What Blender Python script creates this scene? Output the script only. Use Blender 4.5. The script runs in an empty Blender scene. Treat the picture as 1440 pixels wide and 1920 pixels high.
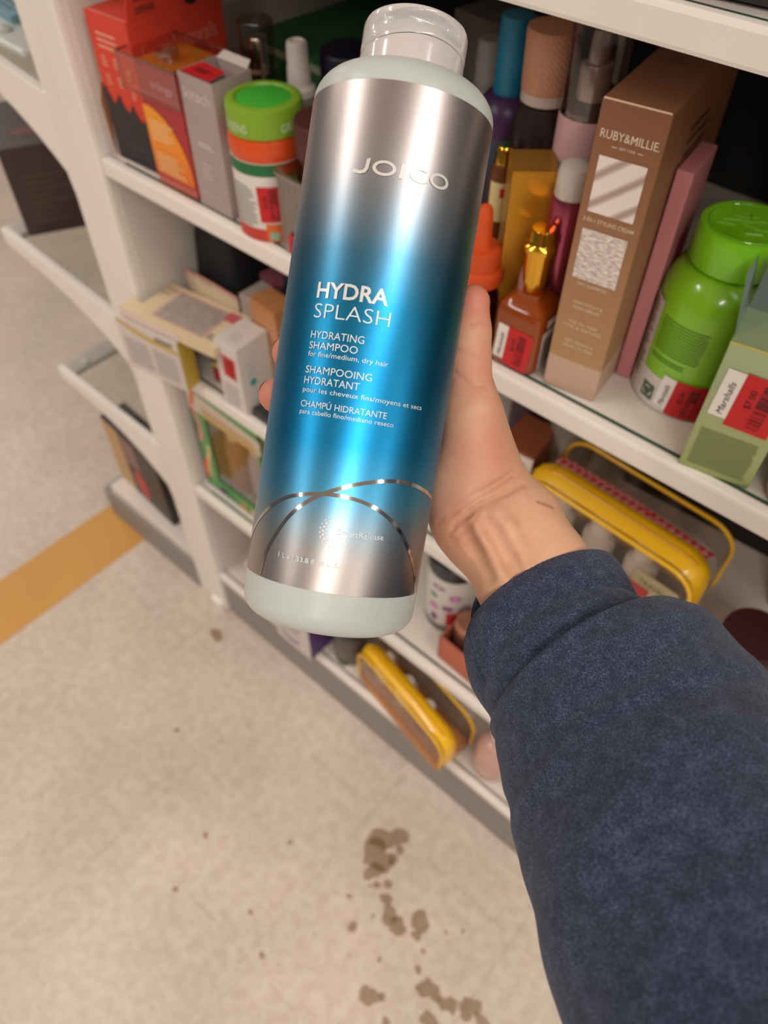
import bpy, bmesh, math, random
import numpy as np
from mathutils import Matrix, Vector

random.seed(7)
rng = np.random.default_rng(7)
scene = bpy.context.scene
COL = scene.collection

# ------------------------------------------------------------------ camera
F_PX, W_PX, H_PX = 1443.0, 1440.0, 1920.0
CAM = np.array([0.0, 0.0, 1.40])
RW = np.array([[0.74863959, 0.51275649, -0.42026128],      # world <- (right, down, forward)
               [0.66297181, -0.57644837, 0.47767735],
               [0.00267323, -0.63622956, -0.77149517]])
cam_d = bpy.data.cameras.new('camera')
cam = bpy.data.objects.new('camera', cam_d)
COL.objects.link(cam)
cam_d.sensor_fit = 'HORIZONTAL'
cam_d.sensor_width = 36.0
cam_d.lens = F_PX / W_PX * 36.0
cam_d.clip_start = 0.02
cam_d.dof.use_dof = True
cam_d.dof.focus_distance = 0.355
cam_d.dof.aperture_fstop = 10.5
m = Matrix.Identity(4)
for i in range(3):
    m[i][0] = RW[i, 0]; m[i][1] = -RW[i, 1]; m[i][2] = -RW[i, 2]; m[i][3] = CAM[i]
cam.matrix_world = m
scene.camera = cam

# ------------------------------------------------------------------ world and ceiling lights
scene.view_settings.view_transform = 'Standard'
scene.view_settings.look = 'None'
scene.view_settings.gamma = 1.0
scene.view_settings.use_curve_mapping = False
scene.view_settings.exposure = -0.12
world = bpy.data.worlds.new('shop_ambient')
scene.world = world
world.use_nodes = True
bg = world.node_tree.nodes['Background']
bg.inputs[0].default_value = (1.0, 0.92, 0.84, 1)
bg.inputs[1].default_value = 0.13

def strip_light(x, y, ly, power, z=3.15, lx=0.16):
    d = bpy.data.lights.new('ceiling_strip', 'AREA')
    d.shape = 'RECTANGLE'; d.size = lx; d.size_y = ly
    d.energy = power; d.color = (1.0, 0.935, 0.86)
    o = bpy.data.objects.new('ceiling_strip', d)
    COL.objects.link(o); o.location = (x, y, z)
    return o
for yy in (0.1, -1.5, -3.1):
    strip_light(1.45, yy, 1.3, 38)
for yy in (-1.2, -2.8, -4.4):
    strip_light(-1.95, yy, 1.3, 31)
for yy in (1.6, 0.0, -1.6):
    strip_light(4.6, yy, 1.3, 38)
strip_light(-5.2, -0.6, 1.3, 38)
strip_light(-5.2, 1.4, 1.3, 38)

# ------------------------------------------------------------------ materials
def lin(c):
    if isinstance(c, str):
        c = tuple(int(c[i:i + 2], 16) / 255 for i in (0, 2, 4))
    return tuple(((v / 12.92) if v <= 0.04045 else ((v + 0.055) / 1.055) ** 2.4) for v in c) + (1.0,)

MATS = {}
def mat(key, color, rough=0.5, metal=0.0, bump=0.0, scale=200.0, var=0.06, coat=0.0, sss=0.0, spec=0.5, vscale=None):
    """Principled material whose colour carries a little procedural mottling."""
    if key in MATS: return MATS[key]
    M = bpy.data.materials.new(key); M.use_nodes = True
    nt = M.node_tree; b = nt.nodes['Principled BSDF']
    tc = nt.nodes.new('ShaderNodeTexCoord')
    nz = nt.nodes.new('ShaderNodeTexNoise'); nz.inputs['Scale'].default_value = vscale or scale * 0.25
    nz.inputs['Detail'].default_value = 3
    nt.links.new(tc.outputs['Object'], nz.inputs['Vector'])
    mx = nt.nodes.new('ShaderNodeMix'); mx.data_type = 'RGBA'
    L = lin(color)
    mx.inputs[6].default_value = tuple(min(1, v * (1 - var)) for v in L[:3]) + (1,)
    mx.inputs[7].default_value = tuple(min(1, v * (1 + var)) for v in L[:3]) + (1,)
    nt.links.new(nz.outputs['Fac'], mx.inputs[0])
    nt.links.new(mx.outputs[2], b.inputs['Base Color'])
    b.inputs['Roughness'].default_value = rough
    b.inputs['Metallic'].default_value = metal
    b.inputs['Specular IOR Level'].default_value = spec
    b.inputs['Coat Weight'].default_value = coat
    if sss:
        b.inputs['Subsurface Weight'].default_value = sss
        b.inputs['Subsurface Radius'].default_value = (0.006, 0.003, 0.002)
        b.inputs['Subsurface Scale'].default_value = 0.5
    if bump:
        n2 = nt.nodes.new('ShaderNodeTexNoise'); n2.inputs['Scale'].default_value = scale
        nt.links.new(tc.outputs['Object'], n2.inputs['Vector'])
        bp = nt.nodes.new('ShaderNodeBump'); bp.inputs['Strength'].default_value = bump
        bp.inputs['Distance'].default_value = 0.001
        nt.links.new(n2.outputs['Fac'], bp.inputs['Height'])
        nt.links.new(bp.outputs[0], b.inputs['Normal'])
    MATS[key] = M
    return M

def clear(key, tint='FFFFFF', gloss=0.12, rough=0.06):
    """Thin clear plastic or glass: tinted see-through body plus a Fresnel sheen."""
    if key in MATS: return MATS[key]
    M = bpy.data.materials.new(key); M.use_nodes = True
    nt = M.node_tree; nt.nodes.clear()
    out = nt.nodes.new('ShaderNodeOutputMaterial')
    tr = nt.nodes.new('ShaderNodeBsdfTransparent'); tr.inputs[0].default_value = lin(tint)
    gl = nt.nodes.new('ShaderNodeBsdfGlossy'); gl.inputs[0].default_value = (1, 1, 1, 1)
    gl.inputs['Roughness'].default_value = rough
    lw = nt.nodes.new('ShaderNodeLayerWeight'); lw.inputs[0].default_value = 0.5
    pw = nt.nodes.new('ShaderNodeMath'); pw.operation = 'POWER'; pw.inputs[1].default_value = 4.0
    nt.links.new(lw.outputs['Facing'], pw.inputs[0])
    ad = nt.nodes.new('ShaderNodeMath'); ad.operation = 'MULTIPLY_ADD'; ad.inputs[1].default_value = 0.6 if gloss > 0 else 0.0; ad.inputs[2].default_value = gloss * 0.4
    nt.links.new(pw.outputs[0], ad.inputs[0])
    mx = nt.nodes.new('ShaderNodeMixShader')
    nt.links.new(ad.outputs[0], mx.inputs[0]); nt.links.new(tr.outputs[0], mx.inputs[1]); nt.links.new(gl.outputs[0], mx.inputs[2])
    nt.links.new(mx.outputs[0], out.inputs[0])
    MATS[key] = M
    return M

def ramp_mat(key, stops, zmax, rough=0.4, metal=0.0, axis=2, zmin=0.0, noise=0.0, **kw):
    """Principled material whose colour runs along one object axis."""
    M = mat(key, 'FFFFFF', rough, metal, **kw)
    nt = M.node_tree; b = nt.nodes['Principled BSDF']
    tc = nt.nodes.new('ShaderNodeTexCoord'); sp = nt.nodes.new('ShaderNodeSeparateXYZ')
    nt.links.new(tc.outputs['Object'], sp.inputs[0])
    mr = nt.nodes.new('ShaderNodeMapRange'); mr.inputs['From Min'].default_value = zmin; mr.inputs['From Max'].default_value = zmax
    nt.links.new(sp.outputs[axis], mr.inputs['Value'])
    cr = nt.nodes.new('ShaderNodeValToRGB')
    el = cr.color_ramp.elements
    while len(el) < len(stops): el.new(0.5)
    for e, (p, c) in zip(el, stops):
        e.position = p; e.color = lin(c)
    nt.links.new(mr.outputs[0], cr.inputs[0])
    nt.links.new(cr.outputs[0], b.inputs['Base Color'])
    return M

WHITE_METAL = mat('shelf_white_paint', 'E9E2DA', 0.42, bump=0.05, scale=60, var=0.04)
PANEL_WHITE = mat('panel_white_paint', 'DFD6CD', 0.5, var=0.06, scale=30)
GREY_KICK = mat('kick_grey_paint', '8E8782', 0.5, var=0.07, scale=40)
DARK_BACK = mat('back_panel_shade', '1E1A18', 0.7, var=0.1)  # near-black: shade of the unlit shelf interior put into the paint
GLASS = clear('shelf_glass', 'F8FAF8', 0.1, 0.04)
GLASS_EDGE = mat('glass_edge_green', '3E5A4C', 0.2)
STEEL = mat('galvanised_rail', 'BDB9B2', 0.4, 0.35, var=0.1)
CLEAR = clear('clear_plastic', 'FAF9F8', 0.10, 0.08)
CLEAR_DIM = clear('clear_vinyl', 'E6E0DA', 0.10, 0.15)
INK = mat('black_ink', '1E1B1A', 0.6)
PRINT_W = mat('white_ink', 'EDE4DA', 0.5)
RED_TAG = mat('red_clearance_tag', 'C4161F', 0.5, var=0.05)
WHITE_TAG = mat('white_paper_tag', 'E6E0DA', 0.6)
GOLD = mat('polished_gold', 'E0AE3C', 0.14, 1.0)
CHROME = mat('chrome', 'D8D4CE', 0.12, 1.0)

# ------------------------------------------------------------------ mesh helpers
class MB:
    def __init__(s): s.v = []; s.f = []
    def add(s, vs, fs):
        o = len(s.v); s.v += [tuple(map(float, p)) for p in vs]; s.f += [tuple(i + o for i in f) for f in fs]; return s
    def box(s, x0, x1, y0, y1, z0, z1):
        vs = [(x, y, z) for z in (z0, z1) for y in (y0, y1) for x in (x0, x1)]
        return s.add(vs, [(0, 2, 3, 1), (4, 5, 7, 6), (0, 1, 5, 4), (2, 6, 7, 3), (0, 4, 6, 2), (1, 3, 7, 5)])
    def lathe(s, prof, n=32, c=(0, 0), cap=True, sq=None):
        """prof: (radius, z) pairs from bottom to top; sq gives a squared (superellipse) plan."""
        vs = []
        for r, z in prof:
            for k in range(n):
                a = 2 * math.pi * k / n
                cx, sy = math.cos(a), math.sin(a)
                q = 1.0
                if sq: q = 1.0 / (abs(cx) ** sq + abs(sy) ** sq) ** (1.0 / sq)
                vs.append((c[0] + r * q * cx, c[1] + r * q * sy, z))
        fs = []
        for i in range(len(prof) - 1):
            for k in range(n):
                k2 = (k + 1) % n
                fs.append((i * n + k, i * n + k2, (i + 1) * n + k2, (i + 1) * n + k))
        if cap:
            fs.append(tuple(range(n))[::-1]); fs.append(tuple((len(prof) - 1) * n + k for k in range(n)))
        return s.add(vs, fs)
    def tube(s, path, r, n=10, closed=False):
        P = [Vector(p) for p in path]; m_ = len(P); vs = []; fs = []
        up = Vector((0.3, 0.2, 0.93)).normalized()
        for i, p in enumerate(P):
            if closed: t = (P[(i + 1) % m_] - P[i - 1])
            else: t = (P[min(i + 1, m_ - 1)] - P[max(i - 1, 0)])
            t.normalize(); u = t.cross(up)
            if u.length < 1e-4: u = t.cross(Vector((1, 0, 0)))
            u.normalize(); w = u.cross(t)
            rr = r[i] if isinstance(r, (list, tuple)) else r
            for k in range(n):
                a = 2 * math.pi * k / n
                vs.append(p + u * (rr * math.cos(a)) + w * (rr * math.sin(a)))
        for i in range(m_ if closed else m_ - 1):
            j = (i + 1) % m_
            for k in range(n):
                k2 = (k + 1) % n
                fs.append((i * n + k, i * n + k2, j * n + k2, j * n + k))
        if not closed:
            fs.append(tuple(range(n))[::-1]); fs.append(tuple((m_ - 1) * n + k for k in range(n)))
        return s.add(vs, fs)
    def prism(s, poly, y0, y1, plane='xz'):
        """extrude a 2D polygon: plane 'xz' along y, 'xy' along z"""
        n = len(poly)
        if plane == 'xz': vs = [(p[0], y0, p[1]) for p in poly] + [(p[0], y1, p[1]) for p in poly]
        else: vs = [(p[0], p[1], y0) for p in poly] + [(p[0], p[1], y1) for p in poly]
        fs = [tuple(range(n)), tuple(range(2 * n - 1, n - 1, -1))]
        for i in range(n):
            j = (i + 1) % n; fs.append((i, i + n, j + n, j))
        return s.add(vs, fs)
    def build(s, name, material, parent=None, smooth=False, bevel=0.0, angle=40, seg=2, fix=True):
        me = bpy.data.meshes.new(name); me.from_pydata(s.v, [], s.f)
        bm = bmesh.new(); bm.from_mesh(me)
        if fix: bmesh.ops.recalc_face_normals(bm, faces=bm.faces)
        if bevel:
            es = [e for e in bm.edges if len(e.link_faces) == 2 and e.calc_face_angle(0) > 0.6]
            bmesh.ops.bevel(bm, geom=es, offset=bevel, segments=seg, profile=0.6, affect='EDGES', clamp_overlap=True)
        bm.to_mesh(me); bm.free()
        if smooth:
            me.polygons.foreach_set('use_smooth', [True] * len(me.polygons))
            me.set_sharp_from_angle(angle=math.radians(angle))
        me.materials.append(material)
        o = bpy.data.objects.new(name, me); COL.objects.link(o)
        if parent: o.parent = parent
        return o

def tag(o, label=None, cat=None, group=None, kind=None):
    if label: o['label'] = label
    if cat: o['category'] = cat
    if group: o['group'] = group
    if kind: o['kind'] = kind
    return o
def thing(name, label, cat, loc=(0, 0, 0), rz=0.0, group=None):
    o = bpy.data.objects.new(name, None); COL.objects.link(o)
    o.empty_display_size = 0.02
    o.location = loc; o.rotation_euler = (0, 0, math.radians(rz))
    return tag(o, label, cat, group)

# --- flat print: mappers turn (u, v) on a face into a point of the thing
def on_front(e=0.0004): return lambda u, v: (u, -e, v)
def on_right(w, e=0.0004): return lambda u, v: (w + e, u, v)
def on_top(h, e=0.0004): return lambda u, v: (u, v, h + e)
def on_cyl(r, th0=0.0, e=0.0004): return lambda u, v: ((r + e) * math.sin(th0 + u / r), -(r + e) * math.cos(th0 + u / r), v)

def patch(parent, mp, u0, u1, v0, v1, material, name='print', nx=1, nz=1):
    vs = []; fs = []
    for j in range(nz + 1):
        for i in range(nx + 1):
            vs.append(mp(u0 + (u1 - u0) * i / nx, v0 + (v1 - v0) * j / nz))
    for j in range(nz):
        for i in range(nx):
            a = j * (nx + 1) + i; fs.append((a, a + 1, a + nx + 2, a + nx + 1))
    return MB().add(vs, fs).build(name, material, parent, fix=False)
def poly_patch(parent, mp, pts, material, name='print'):
    return MB().add([mp(*p) for p in pts], [tuple(range(len(pts)))]).build(name, material, parent, fix=False)
def rot2(mp, cu, cv, deg):
    c_, s_ = math.cos(math.radians(deg)), math.sin(math.radians(deg))
    return lambda u, v: mp(cu + u * c_ - v * s_, cv + u * s_ + v * c_)
def bars(parent, mp, u0, u1, v0, v1, n, material, name='fine_print', fill=0.5, ragged=0.25, vertical=False, nx=1):
    b = MB(); step = (v1 - v0) / n
    for i in range(n):
        va = v0 + step * i; vb = va + step * (fill if not vertical else random.uniform(0.25, 0.8))
        ue = u1 - (u1 - u0) * random.uniform(0, ragged)
        if vertical:
            b.add([mp(va, u0), mp(vb, u0), mp(vb, ue), mp(va, ue)], [(0, 1, 2, 3)])
        else:
            for k in range(nx):
                a0 = u0 + (ue - u0) * k / nx; a1 = u0 + (ue - u0) * (k + 1) / nx
                b.add([mp(a0, va), mp(a1, va), mp(a1, vb), mp(a0, vb)], [(0, 1, 2, 3)])
    return b.build(name, material, parent, fix=False)

def text_geo(s, bold=0.0, shear=0.0):
    cu = bpy.data.curves.new('t', 'FONT'); cu.body = s; cu.offset = bold; cu.shear = shear; cu.resolution_u = 3
    o = bpy.data.objects.new('t', cu)
    me = o.to_mesh()
    v = np.array([p.co[:2] for p in me.vertices]).reshape(-1, 2); f = [tuple(p.vertices) for p in me.polygons]
    o.to_mesh_clear(); bpy.data.objects.remove(o); bpy.data.curves.remove(cu)
    return v, f
def text(parent, mp, s, u, v, width, height, material, name='lettering', bold=0.0, shear=0.0, cut=0.0):
    """Lettering with its lower left corner at (u, v); height is the cap height."""
    pv, pf = text_geo(s, bold, shear)
    x0, x1 = pv[:, 0].min(), pv[:, 0].max()
    cap = 0.73
    sx = width / (x1 - x0); sy = height / cap
    P = np.column_stack([(pv[:, 0] - x0) * sx, pv[:, 1] * sy])
    me = bpy.data.meshes.new(name); me.from_pydata([(p[0], p[1], 0) for p in P], [], pf)
    if cut:
        bm = bmesh.new(); bm.from_mesh(me)
        x = cut
        while x < width:
            bmesh.ops.bisect_plane(bm, geom=bm.verts[:] + bm.edges[:] + bm.faces[:], plane_co=(x, 0, 0), plane_no=(1, 0, 0))
            x += cut
        bm.to_mesh(me); bm.free()
    for p in me.vertices: p.co = mp(u + p.co.x, v + p.co.y)
    me.materials.append(material)
    o = bpy.data.objects.new(name, me); COL.objects.link(o); o.parent = parent
    return o

def price_tag(parent, mp, u, v, w, h, price='$7.00', deg=0.0, store=True, nx=6):
    """Red clearance tag stuck over a white store tag, with its barcode."""
    m0 = rot2(mp, u, v, deg)
    if store:
        wt = patch(parent, m0, -w * 0.42, w * 0.45, h * 0.10, h * 0.98, WHITE_TAG, 'store_tag', nx)
        ml = rot2(m0, -w * 0.12, h * 0.16, 90)
        text(wt, lift(ml), 'Marshalls', 0, 0, h * 0.62, w * 0.16, INK, 'lettering', shear=0.3)
    t = patch(parent, lift(m0), 0, w, 0, h, RED_TAG, 'price_tag', nx)
    ml = lift(lift(m0))
    bars(t, ml, w * 0.42, w * 0.72, h * 0.12, h * 0.9, 1, RED_TAG, 'barcode_field', ragged=0)
    b = MB(); y = h * 0.10
    while y < h * 0.9:
        k = random.choice([0.012, 0.02, 0.03]) * h
        b.add([ml(w * 0.45, y), ml(w * 0.75, y), ml(w * 0.75, y + k), ml(w * 0.45, y + k)], [(0, 1, 2, 3)]); y += k + random.choice([0.015, 0.03]) * h
    b.build('barcode', INK, t, fix=False)
    text(t, rot2(ml, w * 0.36, h * 0.42, 90), price, 0, 0, h * 0.34, w * 0.15, INK, 'price')
    return t
def lift(mp, d=0.00025):
    """the same surface, a hair further out"""
    def f(u, v):
        p = Vector(mp(u, v)); a = Vector(mp(u + 1e-4, v)) - p; b = Vector(mp(u, v + 1e-4)) - p
        n = a.cross(b)
        if n.length < 1e-14: return tuple(p)
        return tuple(p + n.normalized() * d)
    return f

def rbox(name, w, d, h, material, parent, bevel=0.0012, x0=0, y0=0, z0=0):
    return MB().box(x0, x0 + w, y0, y0 + d, z0, z0 + h).build(name, material, parent, bevel=bevel)
def carton(name, label, cat, x, y, z, w, d, h, rz, material, group=None, bevel=0.0012, body='body'):
    """upright carton; origin at its front left lower corner, front faces the aisle"""
    t = thing(name, label, cat, (x, y, z), rz, group)
    rbox(body, w, d, h, material, t, bevel)
    return t
def turned(name, prof, material, parent, n=40, c=(0, 0), sq=None, angle=35):
    return MB().lathe(prof, n, c, sq=sq).build(name, material, parent, smooth=True, angle=angle)

# ================================================================== THE SETTING
T = 0.3048
def tile_material():
    M = bpy.data.materials.new('vinyl_tile'); M.use_nodes = True
    nt = M.node_tree; b = nt.nodes['Principled BSDF']
    g = nt.nodes.new('ShaderNodeNewGeometry')
    n1 = nt.nodes.new('ShaderNodeTexNoise'); n1.inputs['Scale'].default_value = 55; n1.inputs['Detail'].default_value = 4
    n2 = nt.nodes.new('ShaderNodeTexNoise'); n2.inputs['Scale'].default_value = 4.5; n2.inputs['Detail'].default_value = 5
    n3 = nt.nodes.new('ShaderNodeTexNoise'); n3.inputs['Scale'].default_value = 130; n3.inputs['Detail'].default_value = 2
    for n in (n1, n2, n3): nt.links.new(g.outputs['Position'], n.inputs['Vector'])
    r1 = nt.nodes.new('ShaderNodeValToRGB'); r1.color_ramp.elements[0].position = 0.33; r1.color_ramp.elements[1].position = 0.66
    r1.color_ramp.elements[0].color = lin('CAB9AB'); r1.color_ramp.elements[1].color = lin('D9CABD')
    nt.links.new(n1.outputs['Fac'], r1.inputs[0])
    r2 = nt.nodes.new('ShaderNodeValToRGB'); r2.color_ramp.elements[0].position = 0.35; r2.color_ramp.elements[1].position = 0.7
    r2.color_ramp.elements[0].color = (0.84, 0.83, 0.82, 1); r2.color_ramp.elements[1].color = (1, 1, 1, 1)
    nt.links.new(n2.outputs['Fac'], r2.inputs[0])
    r3 = nt.nodes.new('ShaderNodeValToRGB'); r3.color_ramp.elements[0].position = 0.27; r3.color_ramp.elements[1].position = 0.36
    r3.color_ramp.elements[0].color = (0.72, 0.68, 0.64, 1); r3.color_ramp.elements[1].color = (1, 1, 1, 1)
    nt.links.new(n3.outputs['Fac'], r3.inputs[0])
    m1 = nt.nodes.new('ShaderNodeMix'); m1.data_type = 'RGBA'; m1.blend_type = 'MULTIPLY'; m1.inputs[0].default_value = 1
    m2 = nt.nodes.new('ShaderNodeMix'); m2.data_type = 'RGBA'; m2.blend_type = 'MULTIPLY'; m2.inputs[0].default_value = 1
    nt.links.new(r1.outputs[0], m1.inputs[6]); nt.links.new(r2.outputs[0], m1.inputs[7])
    nt.links.new(m1.outputs[2], m2.inputs[6]); nt.links.new(r3.outputs[0], m2.inputs[7])
    nt.links.new(m2.outputs[2], b.inputs['Base Color'])
    b.inputs['Roughness'].default_value = 0.42
    bp = nt.nodes.new('ShaderNodeBump'); bp.inputs['Strength'].default_value = 0.12; bp.inputs['Distance'].default_value = 0.002
    nt.links.new(n1.outputs['Fac'], bp.inputs['Height']); nt.links.new(bp.outputs[0], b.inputs['Normal'])
    return M
TILE = tile_material()
SUBFLOOR = mat('tile_joint', '9C8B7C', 0.8)
floor = tag(MB().box(-7, 4.5, -4.5, 5, -0.06, -0.0012).build('floor', TILE), kind='structure')
me_t = bpy.data.meshes.new('tile')
bm = bmesh.new(); bmesh.ops.create_cube(bm, size=1.0)
for v_ in bm.verts: v_.co = (v_.co.x * (T - 0.0004), v_.co.y * (T - 0.0004), -0.0015 + (0.0015 if v_.co.z > 0 else -0.0015))
bm.to_mesh(me_t); bm.free(); me_t.materials.append(TILE)
for i in range(-13, 4):
    for j in range(-4, 7):
        o = bpy.data.objects.new('tile', me_t); COL.objects.link(o); o.parent = floor
        o.location = (-0.318 + (i + 0.5) * T, 0.031 + (j + 0.5) * T, 0)
STRIPE = mat('yellow_floor_tape', 'C9954A', 0.5, var=0.08, scale=30)
for k, (xa, xb) in enumerate(((-1.262, -1.118), (-3.31, -3.13))):
    tag(MB().box(xa, xb, -1.2, 3.0, 0, 0.0012).build('trim_%d' % (k + 1), STRIPE), kind='structure')
tag(MB().box(-7, 4.5, -4.5, 5, 3.2, 3.26).build('ceiling', mat('ceiling_white', 'EAE5DE', .8)), kind='structure')
# dried splashes and scuffs on the tiles
STAIN = clear('dried_splash', 'E0D8CE', 0.0, 0.5)
def stain(x, y, r, jag=0.35, stretch=1.0, ang=0.0):
    n = 22; pts = []
    ph = [random.uniform(0, 6.28) for _ in range(4)]
    for k in range(n):
        a = 2 * math.pi * k / n
        rr = r * (1 + jag * (0.5 * math.sin(2 * a + ph[0]) + 0.3 * math.sin(3 * a + ph[1]) + 0.25 * math.sin(5 * a + ph[2]) + 0.15 * math.sin(9 * a + ph[3])))
        px, py = rr * math.cos(a) * stretch, rr * math.sin(a)
        pts.append((x + px * math.cos(ang) - py * math.sin(ang), y + px * math.sin(ang) + py * math.cos(ang), 0.0003))
    MB().add(pts, [tuple(range(n))]).build('splash_stain', STAIN, floor, fix=False)
for a in ((-.268, .318, .020, .5, 1.5, .9), (-.262, .285, .024, .4, 1.2, .4), (-.25, .262, .013, .4, 1.3, .8), (-.24, .318, .008), (-.238, .298, .009, .2), (-.232, .249, .0065, .2), (-.219, .262, .0075, .2),
          (-.205, .243, .010, .3), (-.185, .228, .014, .3), (-.165, .225, .013, .3, 1.2, .5), (-.142, .255, .016, .25), (-.133, .235, .008, .3), (-.219, .176, .008, .2), (-.205, .21, .0035), (-.255, .205, .004), (-.24, .24, .003),
          (-.134, .122, .013, .4, 1.3, 1.1), (-.118, .135, .006, .3), (-.155, .17, .004), (-.10, .20, .006, .3), (-.11, .225, .004), (-.07, .19, .016, .5), (-.035, .195, .013, .5), (-.008, .213, .014, .5, 1.3), (.02, .21, .012, .5), (-.045, .16, .012, .5), (-.02, .155, .01, .5),
          (-.803, .387, .013, .3, 1.2), (-.51, .11, .005, .3), (-.39, .20, .004), (-.36, .08, .0045), (-.48, .02, .005), (-.30, .05, .005), (-.7, .2, .005), (-.09, .11, .009, .5), (-.10, .27, .003), (-.08, .29, .0035)):
    stain(*a)

# ---------------------------------------------------------------- main shelving bay
FY, DEPTH = 0.442, 0.42
XL, XR = -0.828, 0.75
frame = tag(thing('gondola_frame', 'white upright frame carrying the shelves of cosmetics', 'shelving frame', (XL, FY, 0)), kind='structure')
def fpart(b, name, material, **kw):
    o = b.build(name, material, None, **kw); o.parent = frame
    o.matrix_parent_inverse = Matrix.Translation((-XL, -FY, 0)); return o
fpart(MB().box(-0.880, XL, FY - 0.003, FY + 0.05, 0, 2.0), 'upright_post', WHITE_METAL, bevel=0.006)
fpart(MB().box(-0.920, -0.8805, FY + 0.002, FY + 0.045, 0, 2.0), 'upright_post', WHITE_METAL, bevel=0.003)
fpart(MB().box(-0.8345, -0.8275, FY + 0.012, FY + DEPTH, 0, 2.0), 'side_panel', PANEL_WHITE)
fpart(MB().box(-0.90, XR, FY + DEPTH, FY + DEPTH + 0.02, 0, 2.0), 'back_panel', DARK_BACK)
fpart(MB().box(XR, XR + 0.02, FY + 0.01, FY + DEPTH, 0, 2.0), 'side_panel', PANEL_WHITE)
fpart(MB().box(XL + 0.012, XR, FY + 0.004, FY + 0.02, 0.0, 0.118), 'kick_plate', GREY_KICK)
fpart(MB().box(-0.868, -0.834, FY - 0.012, FY + 0.02, 0.0, 0.03), 'foot', WHITE_METAL, bevel=0.003)

def shelf(z, label, lip=0.021, glass=True):
    s = tag(thing('shelf', label, 'shelf', (0, FY, z)), kind='structure')
    MB().box(XL + 0.001, XR, 0.0, 0.012, -lip, 0.0).build('front_lip', WHITE_METAL, s, bevel=0.003)
    if glass:
        MB().box(XL + 0.03, XR - 0.03, 0.013, 0.0155, -0.006, -0.001).build('glass_edge', GLASS_EDGE, s)
    MB().box(XL + 0.001, XR, 0.016, DEPTH - 0.001, -0.012, -0.0012).build('deck', PANEL_WHITE, s)
    return s
ZA, ZB, ZC, ZD, ZE = 1.260, 0.974, 0.684, 0.402, 0.139
shelf(ZA, 'white top shelf running across the upper right corner')
shelf(ZB, 'white shelf holding the red carton and the tall brown carton')
shelf(ZC, 'white shelf carrying white cartons and the large yellow pouch')
shelf(ZD, 'white low shelf under the green window box')
shelf(ZE, 'white bottom deck above the grey kick plate', lip=0.018, glass=False)

# rust scrape on the side panel
RUST = mat('rust_scrape', 'A9794F', 0.8)
o = MB().add([(-0.8271, FY + 0.02 + p[0], 1.0 + p[1]) for p in ((0, .03), (.006, .048), (.012, .052), (.013, .04), (.009, .02), (.006, .0), (.003, -.03), (.001, -.005))], [tuple(range(8))]).build('rust_mark', RUST, None, fix=False)
o.parent = frame; o.matrix_parent_inverse = Matrix.Translation((-XL, -FY, 0))

# ---------------------------------------------------------------- end cap bay on the left
def end_shelf(zp, zt, label, flare):
    s = tag(thing('end_shelf', label, 'shelf', (-0.92, FY, zp)), kind='structure')
    L = 0.29; dz = zt - zp
    poly = [(0, 0), (-L, dz), (-L, dz - 0.026)]
    n = 14
    for k in range(1, n + 1):
        t = k / n
        poly.append((-L * (1 - t), dz * (1 - t) - 0.026 - flare * t ** 3.2 - 0.014 * t))
    poly.append((0.008, poly[-1][1] - 0.045)); poly.append((0.008, 0))
    MB().prism(poly, 0.0, 0.012).build('side_bracket', WHITE_METAL, s, bevel=0.0015)
    MB().prism([(-L, dz), (-L, dz - 0.026), (-L + .006, dz - .026), (-L + .006, dz - .010), (-L + .036, dz - .012), (-L + .036, dz - .004), (-L + .012, dz - 0.001)], 0.012, 0.9).build('front_rail', STEEL, s, bevel=0.001)
    MB().prism([(-0.03, -.014), (-0.03, -.005), (0, -.003), (0, -.014)], 0.012, 0.9).build('back_rail', STEEL, s)
    MB().prism([(-L + 0.03, dz * 0.9 - 0.0035), (-0.02, -0.0035), (-0.02, -0.0005), (-L + 0.03, dz * 0.9 - 0.0005)], 0.014, 0.9).build('glass_panel', GLASS, s)
    MB().box(-L + 0.03, -0.02, 0.0125, 0.0138, -0.004, 0).build('glass_edge', GLASS_EDGE, s) if dz < 0.02 else None
    bm_ = MB().lathe([(0.006, dz - 0.003), (0.0065, dz + 0.0005), (0.004, dz + 0.001), (0.001, dz)], 16, (-L + 0.024, 0.045)).build('fixing_screw', STEEL, s, smooth=True)
    return s
end_shelf(1.022, 1.06, 'white bracketed glass shelf at the far upper left', 0.055)
end_shelf(0.712, 0.738, 'white bracketed glass shelf under the dark brown box', 0.05)
end_shelf(0.446, 0.454, 'empty white bracketed glass shelf, lowest on the left bay', 0.07)
eb = tag(thing('end_base', 'grey base plinth with white deck under the left bay', 'shelf base', (-0.92, FY, 0)), kind='structure')
MB().box(-0.315, 0.0, 0.0, 0.9, 0.0, 0.092).build('plinth', GREY_KICK, eb, bevel=0.002)
MB().box(-0.285, 0.004, 0.006, 0.88, 0.092, 0.118).build('deck', PANEL_WHITE, eb, bevel=0.002)

# ================================================================== GOODS, UPPER SHELF, LEFT HALF
def P(c, r=0.5, **k): return mat('paint_%s_%d_%s' % (c, int(r * 100), ''.join(sorted(k))), c, r, **k)

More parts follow.
